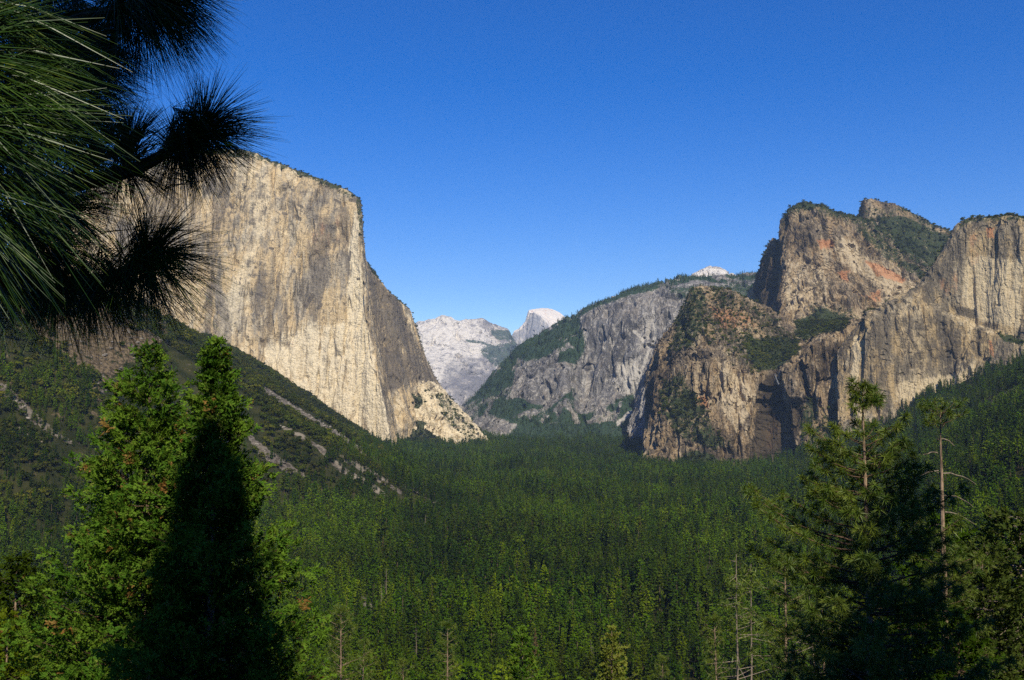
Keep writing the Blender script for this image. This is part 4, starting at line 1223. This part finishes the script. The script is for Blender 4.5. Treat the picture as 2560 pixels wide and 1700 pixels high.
def make_cedar(seed, H, prof, n_wh, per, leaf=.050, dens=9, spray=14, r0=.2, open_top=0.0, up=.5, squash=None):
    r = np.random.default_rng(seed)
    zt = np.linspace(-1.0, H, 12)
    wob_ = np.cumsum(r.normal(0, .01, (12, 2)), axis=0)
    tp = np.column_stack([wob_[:, 0], wob_[:, 1], zt])
    trunk = tubes([(tp, r0 * np.clip(1 - zt / H, 0, 1) ** .9 + .012)], 8)
    limbs, SC, SD, SS = [], [], [], []
    for w_ in range(n_wh):
        t = (w_ + r.uniform(0, .8)) / n_wh
        z = H * (1 - t)
        # lobes: some sectors of the crown bulge, some are thin
        for k in range(per):
            a = 2 * np.pi * (k + r.uniform(-.5, .5)) / per + w_ * 1.9
            lob = 1 + .28 * math.sin(3 * a + t * 9 + seed) + .2 * math.sin(5 * a - t * 23) + .15 * math.sin(t * 41 + seed)
            L = prof(t) * r.uniform(.55, 1.1) * lob
            if squash: L *= squash(a, t)
            if L < .08: continue
            if t < open_top and r.random() < .45: continue
            d = np.array([np.cos(a), np.sin(a), 0])
            s = np.linspace(0, 1, 6)
            c0 = np.array([np.interp(z, zt, tp[:, 0]), np.interp(z, zt, tp[:, 1]), z])
            pts = c0 + d * (s * L)[:, None] + np.array([0, 0, 1.0]) * (L * (-.12 * s + up * s ** 2))[:, None]
            pts += np.cumsum(r.normal(0, .02 * L, (6, 3)), 0)
            limbs.append((pts, np.linspace(.010 + .006 * L, .002, 6)))
            n = int(L * dens) + 3
            f = r.uniform(.18, 1.0, n) ** .55
            i = np.minimum((f * 5).astype(int), 4)
            p = pts[i] + (pts[i + 1] - pts[i]) * (f * 5 - i)[:, None]
            wd = .10 + .22 * L * (1 - f * .7)
            p = p + r.normal(0, 1, (n, 3)) * wd[:, None] * [.5, .5, .3]
            SC.append(p); SD.append(unit(d * .9 + r.normal(0, .55, (n, 3)) + [0, 0, .35])); SS.append(np.full(n, 1.0))
    SC = np.concatenate(SC); SD = np.concatenate(SD)
    n = len(SC)
    side = unit(np.cross(SD, r.normal(0, 1, (n, 3))))
    # each spray: a fan of scale leaves lying in one plane
    Cn = np.repeat(SC, spray, 0); Dn = np.repeat(SD, spray, 0); Sn = np.repeat(side, spray, 0)
    m = len(Cn)
    u = r.uniform(0, 1, m); w = r.normal(0, .34, m) * (.35 + u)
    size = .16 * r.uniform(.7, 1.3, m)
    nrm = np.cross(Dn, Sn)
    cen = Cn + Dn * (u * size * 1.2)[:, None] + Sn * (w * size)[:, None] + nrm * r.normal(0, .012, m)[:, None]
    ax = unit(Dn + Sn * (w * 1.5)[:, None] + r.normal(0, .25, (m, 3))) * (leaf * r.uniform(.6, 1.3, m))[:, None]
    ay = unit(np.cross(nrm + r.normal(0, .35, (m, 3)), ax)) * (leaf * .42 * r.uniform(.6, 1.3, m))[:, None]
    V, F = quads(cen, ax, ay)
    rust = np.repeat((fbm(SC, .5, 2, seed + 5) > .46) & (r.random(n) < .6), spray)
    return trunk, tubes(limbs, 4), (V, F), rust


def plant(name, x, y, parts, label, cat='tree', group=None, rot=0.0, s=1.0, z=None):
    e = empty(name, (x, y, ground_z(x, y) if z is None else z), label=label, cat=cat, group=group)
    e.rotation_euler = (0, 0, rot); e.scale = (s, s, s)
    for pn, me_ in parts: link(pn, me_, e)
    return e


def at_px(px, py, Y):
    return [float(v) for v in W(px, py, Y)]


# the two incense cedars at lower left
def cedar_thing(px, py, Y, seed, prof, label, n_wh, per, open_top=0., squash=None, dens=9):
    x, y, zt = at_px(px, py, Y)
    z0 = ground_z(x, y)
    H = zt - z0
    tr, li, (V, F), rust = make_cedar(seed, H, prof, n_wh, per, open_top=open_top, squash=squash, dens=dens)
    e = empty('cedar_tree', (x, y, z0), label=label, cat='tree')
    link('trunk', mesh_np('trunk', *tr, [M_pbark]), e)
    link('branches', mesh_np('branches', *li, [M_limb]), e)
    link('crown', mesh_np('crown', V, F, [M_cedar, M_cedar_rust], mat_idx=rust), e)


cedar_thing(378, 862, 32, 3, lambda t: min(.22 + 8 * t, .6 + 4.5 * t), 'bright green cedar at lower left with rusty sprays and bare trunk near its tip', 78, 9, open_top=.14, dens=15)
cedar_thing(545, 858, 30, 8, lambda t: min(.15 + 5.5 * t, .25 + 4.0 * t), 'narrower green cedar with deep shade down its middle, beside the bare tipped cedar', 84, 9, dens=15)

# big tufted pine at right
def pine_thing(name, px, py, Y, seed, prof, label, n_wh, per, bark=None, group=None, mat=None, **kw):
    x, y, zt = at_px(px, py, Y)
    z0 = ground_z(x, y)
    tr, li, cr = make_pine(seed, zt - z0, prof, n_wh, per, **kw)
    e = empty(name, (x, y, z0), label=label, cat='tree', group=group)
    link('trunk', mesh_np('trunk', *tr, [bark or M_pbark]), e)
    link('branches', mesh_np('branches', *li, [M_limb]), e)
    link('crown', mesh_np('crown', *cr, [mat or M_pine]), e)
    return e


def prof_big(t):
    if t < .065: return .35 + 4 * t
    if t < .112: return 0.
    return float(np.interp(t, [.11, .2, .41, .6, 1.], [1.0, 1.9, 3.0, 3.7, 4.3]))


pine_thing('pine_tree', 2162, 965, 30, 21, prof_big, 'big bushy long needled pine at lower right with a bare stretch below its tufted tip', 40, 7, tn=62, nl=.26, nw=.0085, r0=.15, sub=3.9, skip=.10, bk=1)


def prof_bare(t):
    if t < .04: return 1.0
    if t < .30: return 0.0
    return .6 + 3.0 * (t - .3) ** .6


e = pine_thing('pine_tree', 2342, 1022, 45, 33, prof_bare, 'flat topped old pine with a long bare pale trunk right of the bushy pine', 52, 7, tn=40, nl=.3, nw=.010, r0=.24, skip=.2, sub=2.2)
# its dead side limbs
r_ = np.random.default_rng(5); lm = []
Ht = at_px(2342, 1022, 45)[2] - e.location.z
for zz, a, L in [(.93, .1, .9), (.86, 3.3, 1.1), (.855, .15, 2.0), (.80, .0, 1.6), (.765, .2, 1.9), (.74, 3.1, .9), (.90, 3.0, .8)]:
    s = np.linspace(0, 1, 7); d = np.array([math.cos(a), math.sin(a), 0])
    p = np.array([0, 0, Ht * zz]) + d * (s * L)[:, None] + np.array([0, 0, 1.]) * (.3 * s - .75 * s ** 2)[:, None] * L * .6 + np.cumsum(r_.normal(0, .03, (7, 3)), 0)
    lm.append((p, np.linspace(.035, .01, 7)))
link('dead_limbs', mesh_np('dead_limbs', *tubes(lm, 5), [M_dead]), e)

# further trees down the near slope
MP = [make_pine(60 + k, 16, (lambda t: .35 + 2.4 * t ** .7) if k else (lambda t: .5 + 1.9 * t ** .5), 24, 6, tn=34, nl=.36, nw=.013, r0=.16, skip=.18, sub=2.0) for k in range(2)]
MPm = [[('trunk', mesh_np('trunk', *a, [M_pbark])), ('branches', mesh_np('branches', *b_, [M_pbark])), ('crown', mesh_np('crown', *c_, [M_pine]))] for a, b_, c_ in MP]
CE = [make_cedar(90 + k, 14, lambda t: .2 + 2.8 * t ** .75, 44, 7, leaf=.075, dens=7, spray=11) for k in range(2)]
FD = [make_cedar(97 + k, 14, lambda t: .4 + 3.2 * t ** .6, 42, 8, leaf=.075, dens=8, spray=12) for k in range(1)]
FDm = [[('trunk', mesh_np('trunk', *a, [M_pbark])), ('branches', mesh_np('branches', *b_, [M_limb])), ('crown', mesh_np('crown', *c_, [M_conifer]))] for a, b_, c_, _ in FD]
CEm = [[('trunk', mesh_np('trunk', *a, [M_pbark])), ('branches', mesh_np('branches', *b_, [M_dead])), ('crown', mesh_np('crown', *c_, [M_cedar]))] for a, b_, c_, _ in CE]
YEm = [[('trunk', CEm[0][0][1]), ('branches', CEm[0][1][1]), ('crown', mesh_np('crown', *CE[0][2], [M_yellow]))]]
ODm = []
for k in range(2):
    a, b_, c_, _ = make_cedar(95 + k, 14, lambda t: .5 + 3.4 * t ** .5, 44, 8, leaf=.075, dens=8, spray=12)
    ODm.append([('trunk', mesh_np('trunk', *a, [M_pbark])), ('branches', mesh_np('branches', *b_, [M_dead])), ('crown', mesh_np('crown', *c_, [M_olive]))])
NEAR = [  # name, meshes, proto height, px, py top, Y, label
    ('pine_tree', MPm[0], 16, 857, 1520, 82, 'tufted pine with visible trunk beside the foot of the right hand cedar'),
    ('pine_tree', MPm[1], 16, 905, 1600, 74, 'low dark pine just right of the tufted pine near the bottom edge'),
    ('pine_tree', MPm[1], 16, 1118, 1555, 100, 'green bushy pine at the bottom edge left of the small bright cedar'),
    ('cedar_tree', CEm[0], 14, 1305, 1572, 40, 'small bright leafy cedar alone at the bottom centre'),
    ('cedar_tree', YEm[0], 14, 1527, 1572, 52, 'yellow green tree at the bottom edge right of centre'),
    ('pine_tree', MPm[0], 16, 1957, 1385, 66, 'slender pine with reddish trunk left of the big bushy pine'),
    ('pine_tree', MPm[1], 16, 1790, 1540, 84, 'small pine below the pale trunked thin pines at lower right'),
    ('pine_tree', MPm[0], 16, 2060, 1500, 52, 'lower pine in the lap of the big bushy pine'),
    ('fir_tree', ODm[0], 14, 2455, 1375, 48, 'broad olive leafed tree at the lower right corner'),
    ('fir_tree', ODm[1], 14, 2545, 1290, 62, 'dark olive tree cut by the right edge above the corner tree'),
    ('fir_tree', FDm[0], 14, 2355, 1300, 58, 'ragged tree wrapped round the foot of the bare trunked pine'),
    ('fir_tree', FDm[0], 14, 2195, 1450, 42, 'dark fir in deep shade against the right flank of the bushy pine'),
    ('fir_tree', FDm[0], 14, 2325, 1400, 50, 'black shaded fir just below the bare pale trunk'),
    ('fir_tree', FDm[0], 14, 2120, 1590, 33, 'dark fir at the bottom edge in front of the trunk of the bushy pine'),
    ('fir_tree', FDm[0], 14, 2395, 1530, 38, 'dark fir at the bottom edge left of the olive leafed corner tree'),
    ('fir_tree', FDm[0], 14, 2270, 1470, 40, 'shaded tree between the bushy pine and the corner tree'),
    ('fir_tree', FDm[0], 14, 40, 1400, 70, 'dark tree at the lower left edge behind the cedars'),
    ('fir_tree', FDm[0], 14, 20, 1540, 44, 'low shaded tree at the lower left corner in front of the dark edge tree'),
    ('pine_tree', MPm[1], 16, 1660, 1640, 95, 'small pine tip poking up at the bottom edge near the thin snags'),
    ('pine_tree', MPm[0], 16, 1010, 1650, 92, 'pine tip at the bottom edge between the tufted pine and the bushy one'),
]
for k, (nm, ms, h0, px_, py_, Y_, lb) in enumerate(NEAR):
    x, y, zt = at_px(px_, py_, Y_)
    z0 = ground_z(x, y)
    plant(nm, x, y, ms, lb, rot=k * 1.7, s=(zt - z0) / h0, z=z0)


# thin pines and dead snags standing out of the forest
def snag(px, pyt, pyb, Y, seed, label, r0=.3, lean=0.0, mat=M_dead, tuft=False, name='dead_tree', group=None):
    r = np.random.default_rng(seed)
    x, y, zt = at_px(px, pyt, Y)
    z0 = min(ground_z(x, y), at_px(px, pyb, Y)[2])
    H = zt - z0
    n = 9; z = np.linspace(-1, H, n)
    p = np.column_stack([lean * z + np.cumsum(r.normal(0, .004 * H, n)), np.cumsum(r.normal(0, .004 * H, n)), z])
    e = empty(name, (x - lean * H, y, z0), label=label, cat='dead tree' if not tuft else 'tree', group=group)
    link('trunk', mesh_np('trunk', *tubes([(p, r0 * .75 * (1 - .85 * np.linspace(0, 1, n)))], 7), [mat]), e)
    lm = []
    for k in range(26 if not tuft else 34):
        f = r.uniform(.35, .99); a = r.uniform(0, 6.28); L = H * (1.05 - f) * r.uniform(.1, .32) + .4
        c0 = np.array([np.interp(f * H, z, p[:, 0]), np.interp(f * H, z, p[:, 1]), f * H])
        s = np.linspace(0, 1, 4)
        lm.append((c0 + np.array([math.cos(a), math.sin(a), 0]) * (s * L)[:, None] + np.array([0, 0, 1]) * (L * (r.uniform(-.5, .2) * s))[:, None], np.linspace(.06, .02, 4) * r0 / .3))
    link('branches', mesh_np('branches', *tubes(lm, 4), [mat]), e)
    if tuft:
        c_ = np.concatenate([l[0][2:] for l in lm if l[0][0][2] > .55 * H])
        tc = np.repeat(c_, 16, 0); m = len(tc)
        link('crown', mesh_np('crown', *needles(tc + r.normal(0, .3, (m, 3)), unit(r.normal(0, 1, (m, 3))), np.full(m, .6), .035), [M_pine]), e)
    return e


snag(1836, 1385, 1640, 100, 1, 'thin pale trunked pine with a brown ragged top, left of the pair at lower right', .26, tuft=True, name='pine_tree')
snag(1876, 1410, 1640, 104, 2, 'thin pale trunked pine, right of the pair at lower right', .24, tuft=True, name='pine_tree')
snag(2034, 1482, 1640, 48, 3, 'short white broken snag beside the big bushy pine', .10, lean=-.03)
S = [(1040, 1568, 1650, 260, 'grey dead tree near the bottom edge between two dark pines', .4), (1478, 1600, 1700, 180, 'bleached forked snag left of the yellow green tree', .3), (1167, 1368, 1446, 700, 'pale trunk in the forest straight below the gap in the cliffs', .6),
     (1402, 1360, 1398, 800, 'short white snag in the forest right of centre', .6), (966, 1420, 1475, 620, 'bare trunk above the small rocky clearing', .55), (954, 1460, 1495, 600, 'second bare trunk just below the one above the clearing', .5),
     (1064, 1285, 1320, 1000, 'faint grey snag high in the valley forest', .7), (1430, 1490, 1590, 380, 'tall grey trunk in the forest above the bottom right of centre', .45),
     (1745, 1500, 1540, 420, 'slim pale snag above the small pine at lower right', .4),
     (1548, 1415, 1460, 600, 'grey trunk in the forest above the yellow green tree', .5)]
for k, (a, t_, b_, Y_, lb, r0) in enumerate(S):
    Y_ = 152 / ((t_ - 1015) / 2400)
    snag(a, t_, b_, Y_, 20 + k, lb, r0)
for k, (a, t_, Y_, lb) in enumerate([(958, 1345, 850, 'orange brown dying conifer in the forest above the rocky clearing'), (1338, 1575, 250, 'brown dying conifer just right of the small bright cedar'), (1600, 1290, 950, 'reddish dying conifer in the middle of the valley forest')]):
    Y_ = 150 / ((t_ - 1015) / 2400)
    x, y, zt = at_px(a, t_, Y_); z0 = ground_z(x, y)
    cm = mid_meshes[2][0].copy(); cm.materials.clear(); cm.materials.append(M_red)
    plant('conifer_tree', x, y, [('crown', cm), ('trunk', mid_meshes[2][1])], lb, s=(zt - z0) / 36, z=z0)

# tall conifers standing beside and behind the viewer; they shade the slope below
for k, (x, y, H, lb) in enumerate([(-1.45, -1.6, 30.0, 'tall conifer standing just behind the viewpoint'), (19.9, -.9, 35.5, 'tall conifer standing far right of the viewpoint')]):
    V, F = conifer(700 + k, H, [5.7, 11.0][k], 66, [12, 14][k], [44, 80][k], [.40, .48][k], bare=.34, power=1.0, droop=.25, gaps=[.22, .02][k])
    tv, tf = trunk_vf(H, .38, 9, 12, k + 70)
    plant('conifer_tree', x, y, [('crown', mesh_np('crown', V, F, [M_conifer])), ('trunk', mesh_np('trunk', tv, tf, [M_pbark]))], lb)

# ------------------------------------------------------------------ the long needled pine bough overhead at left
px0, py0 = -3.0, -0.6
pine = empty('pine_tree', (px0, py0, ground_z(px0, py0)), label='long needled pine leaning its dark bough over the upper left corner', cat='tree')
Lw = Vector((px0, py0, ground_z(px0, py0)))


def loc_(p): return np.asarray(p, float) - np.array(Lw)


tz = np.linspace(-1, 11, 10)
link('trunk', mesh_np('trunk', *tubes([(np.column_stack([0.05 * np.sin(tz), 0 * tz, tz]), .24 * (1 - tz / 14))], 12), [M_pbark]), pine)


def limb(name, pts, r0, r1):
    pts = np.array(pts, float)
    t = np.linspace(0, len(pts) - 1, len(pts) * 4)
    i = np.minimum(t.astype(int), len(pts) - 2); f = (t - i)[:, None]
    q = pts[i] * (1 - f) + pts[i + 1] * f
    for _ in range(3): q[1:-1] = (q[:-2] + q[1:-1] * 2 + q[2:]) / 4
    link(name, mesh_np(name, *tubes([(loc_(q), np.linspace(r0, r1, len(q)))], 8), [M_limb], smooth=True), pine)


def cluster(c, axis, L=.19, n=330, w=.0009, spread=.9, stem=.12, fwd=.45, seed=0, sides=3, bend=.12):
    r = np.random.default_rng(seed)
    c = np.array(c, float); axis = unit(np.array(axis, float)[None])[0]
    u = r.uniform(0, 1, n) ** .7
    base = c - axis * (stem * (1 - u))[:, None]
    rd = r.normal(0, 1, (n, 3)); rd -= (rd @ axis)[:, None] * axis; rd = unit(rd)
    ang_ = r.uniform(.12, 1.0, n) * spread * (1.45 - .75 * u) + (1 - fwd) * .3
    d = unit(axis * np.cos(ang_)[:, None] + rd * np.sin(ang_)[:, None])
    # needles grow in bundles of three
    base = np.repeat(base[: n // 3], 3, 0); d = np.repeat(d[: n // 3], 3, 0); m = len(base)
    d = unit(d + r.normal(0, .045, (m, 3)))
    cv = np.tile([0, 0, -bend], (m, 1)) + r.normal(0, .05, (m, 3))
    V, F = needles(base, d, L * r.uniform(.72, 1.08, m), w, cv, sides)
    link('needle_cluster', mesh_np('needle_cluster', loc_(V), F, [M_needle]), pine)


def wp(px, py, Y): return W(px, py, Y)


T_ = np.array([px0, py0])
limb('limb', [(px0 + .05, py0, -.3), (-2.1, .9, -.05), wp(-160, 600, 2.0), wp(0, 690, 2.3), wp(110, 714, 2.4), wp(230, 712, 2.5), wp(300, 690, 2.5), wp(378, 630, 2.55)], .045, .011)
limb('limb', [(px0 + .05, py0, .5), (-2.2, .8, .7), wp(-150, 430, 2.1), wp(100, 480, 2.4), wp(330, 430, 2.6), wp(430, 375, 2.65), wp(512, 312, 2.7)], .035, .010)
limb('limb', [(px0 + .05, py0, 1.1), (-2.1, .8, 1.25), wp(-120, 80, 2.1), wp(130, 60, 2.35), wp(280, 30, 2.45), wp(405, -12, 2.5)], .034, .010)
limb('limb', [wp(100, 480, 2.4), wp(220, 420, 2.45), wp(330, 352, 2.5)], .012, .007)
limb('limb', [(px0 + .05, py0, .2), (-1.9, .2, .35), wp(-420, 420, 1.15), wp(-120, 330, 1.25)], .03, .009)
limb('limb', [(px0 + .05, py0, -.1), (-1.8, .3, .05), wp(-380, 640, 1.2), wp(-150, 520, 1.25)], .025, .009)


def ax_(p, q, Y=2.5, dy=0.0):
    v = W(q[0], q[1], Y + dy) - W(p[0], p[1], Y)
    return v


DK = [  # dark clusters: px, py, Y, aim px, py, dy, length, n, spread
    (378, 636, 2.5, 480, 560, .03, .25, 330, 1.35), (374, 642, 2.5, 450, 790, -.03, .24, 260, 1.2), (376, 634, 2.5, 420, 490, .0, .22, 200, .8), (350, 668, 2.5, 330, 800, 0, .19, 150, 1.0),
    (515, 312, 2.65, 600, 200, .03, .23, 420, 1.0), (505, 325, 2.65, 600, 400, .03, .19, 260, .9), (480, 345, 2.66, 500, 450, .05, .18, 200, 1.0), (445, 370, 2.65, 400, 270, -.05, .18, 190, 1.2), (450, 372, 2.65, 470, 500, .05, .19, 240, 1.1),
    (330, 350, 2.5, 350, 220, .05, .18, 340, .9), (300, 340, 2.5, 250, 250, 0, .17, 220, 1.3),
    (405, -12, 2.5, 520, 20, .03, .22, 420, 1.2), (370, 10, 2.5, 430, 120, .02, .22, 380, 1.0), (300, 30, 2.45, 320, 150, 0, .21, 340, 1.2), (430, -50, 2.5, 560, -20, 0, .21, 260, .9),
    (60, 700, 2.4, 50, 830, 0, .16, 230, 1.0), (140, 712, 2.4, 140, 850, 0, .19, 260, 1.1), (230, 712, 2.45, 290, 840, 0, .19, 240, 1.3), (200, 700, 2.45, 190, 600, .05, .16, 220, 1.2), (20, 690, 2.35, 0, 800, 0, .15, 180, 1.2), (290, 695, 2.45, 350, 830, 0, .18, 180, 1.1),
    (110, 470, 2.4, 190, 440, 0, .20, 420, 1.9), (170, 520, 2.45, 260, 540, .05, .19, 400, 1.7), (60, 560, 2.3, 120, 600, 0, .2, 420, 2.0), (150, 620, 2.5, 220, 640, .1, .18, 320, 1.7), (330, 430, 2.6, 390, 500, 0, .17, 170, 1.3),
    (150, 300, 2.6, 210, 260, .1, .2, 420, 1.9), (220, 400, 2.6, 290, 400, .1, .19, 380, 1.7), (200, 200, 2.6, 280, 180, .1, .2, 420, 1.8), (100, 130, 2.6, 160, 110, .1, .22, 420, 2.0), (230, 90, 2.5, 300, 90, 0, .2, 380, 1.6),
    (140, 200, 2.2, 240, 210, .1, .2, 420, 1.9), (190, 300, 2.3, 280, 320, .1, .19, 380, 1.8), (120, 60, 2.2, 220, 40, .1, .2, 380, 1.9), (240, 180, 2.5, 300, 250, 0, .18, 260, 1.8),
    (40, 380, 2.7, 90, 380, .1, .22, 420, 2.0), (30, 10, 2.6, 110, 10, .1, .22, 380, 2.0), (170, -20, 2.5, 240, 0, 0, .2, 360, 1.8), (20, 250, 2.6, 80, 240, .1, .22, 420, 2.0), (10, 640, 2.4, 60, 620, .1, .2, 380, 2.0)]
for k, (a, b_, Y_, c_, d_, dy, L_, n_, sp) in enumerate(DK):
    cluster(wp(a, b_, Y_), ax_((a, b_), (c_, d_), Y_, dy), L_, int(n_ * 1.1), .00085, sp / 1.15, .11, seed=900 + k, bend=.22)
LT = [(-120, 120, 1.22, 120, 10, .05, .235, 330, 1.1), (-110, 320, 1.25, 200, 340, .1, .24, 330, 1.0), (-150, 480, 1.25, 100, 590, .05, .20, 230, 1.0), (-90, -20, 1.3, 140, -120, .05, .22, 240, 1.2), (-60, 260, 1.35, 220, 260, .15, .20, 170, 1.1)]
for k, (a, b_, Y_, c_, d_, dy, L_, n_, sp) in enumerate(LT):
    cluster(wp(a, b_, Y_), ax_((a, b_), (c_, d_), Y_, dy), L_, n_, .0009, sp, .10, seed=950 + k, bend=.32)
# unseen upper boughs of the pine, added on sun lines to shade dark clusters
sv = np.array(SUN)
lit = [wp(a, b_, Y_) for a, b_, Y_, *_ in LT]
k = 0
ends = []
for (a, b_, Y_, *_r) in DK:
    p = wp(a, b_, Y_)
    for t_ in (1.7, 2.25, 2.8):
        q = p + sv * (t_ + .12 * math.sin(k * 2.3)) + np.array([.07 * math.sin(k * 5.1), .07 * math.cos(k * 3.3), 0])
        if q[2] < 1.05 * q[1] * .5 + .35: k += 1; continue
        k += 1
        ok = True
        for l in lit:
            dlt = q - l; tt = dlt @ sv
            if tt > 0 and np.linalg.norm(dlt - sv * tt) < .42: ok = False
        if ok:
            cluster(q, [.5, .6, .2 * math.sin(k)], .2, 260, .0022, 1.6, .14, seed=1000 + k, sides=2)
            ends.append(q)
for q in ends[::4]:
    limb('limb', [(px0 + .05, py0, 2.2), (px0 + .45 * (q[0] - px0), py0 + .45 * (q[1] - py0), 2.3 + .3 * (q[2] - 2)), tuple(q)], .03, .008)

# ------------------------------------------------------------------ HAZE
hz = NB('thin_air')
pv = hz.n('ShaderNodeVolumePrincipled')
pv.inputs['Color'].default_value = (0.50, 0.70, 1.0, 1)
pv.inputs['Density'].default_value = 2.5e-5
pv.inputs['Anisotropy'].default_value = 0.0
hz.t.links.new(pv.outputs[0], hz.out.inputs['Volume'])
x0, x1, y0, y1, z0, z1 = -15600, 15600, -15600, 15600, -240, 2000
V = np.array([[x0, y0, z0], [x1, y0, z0], [x1, y1, z0], [x0, y1, z0], [x0, y0, z1], [x1, y0, z1], [x1, y1, z1], [x0, y1, z1]], float)
Fh = np.array([[0, 3, 2, 1], [4, 5, 6, 7], [0, 1, 5, 4], [1, 2, 6, 5], [2, 3, 7, 6], [3, 0, 4, 7]])
o = link('haze', mesh_np('haze', V, Fh, [hz.m])); o['kind'] = 'stuff'; o['label'] = 'thin blue air over the valley'
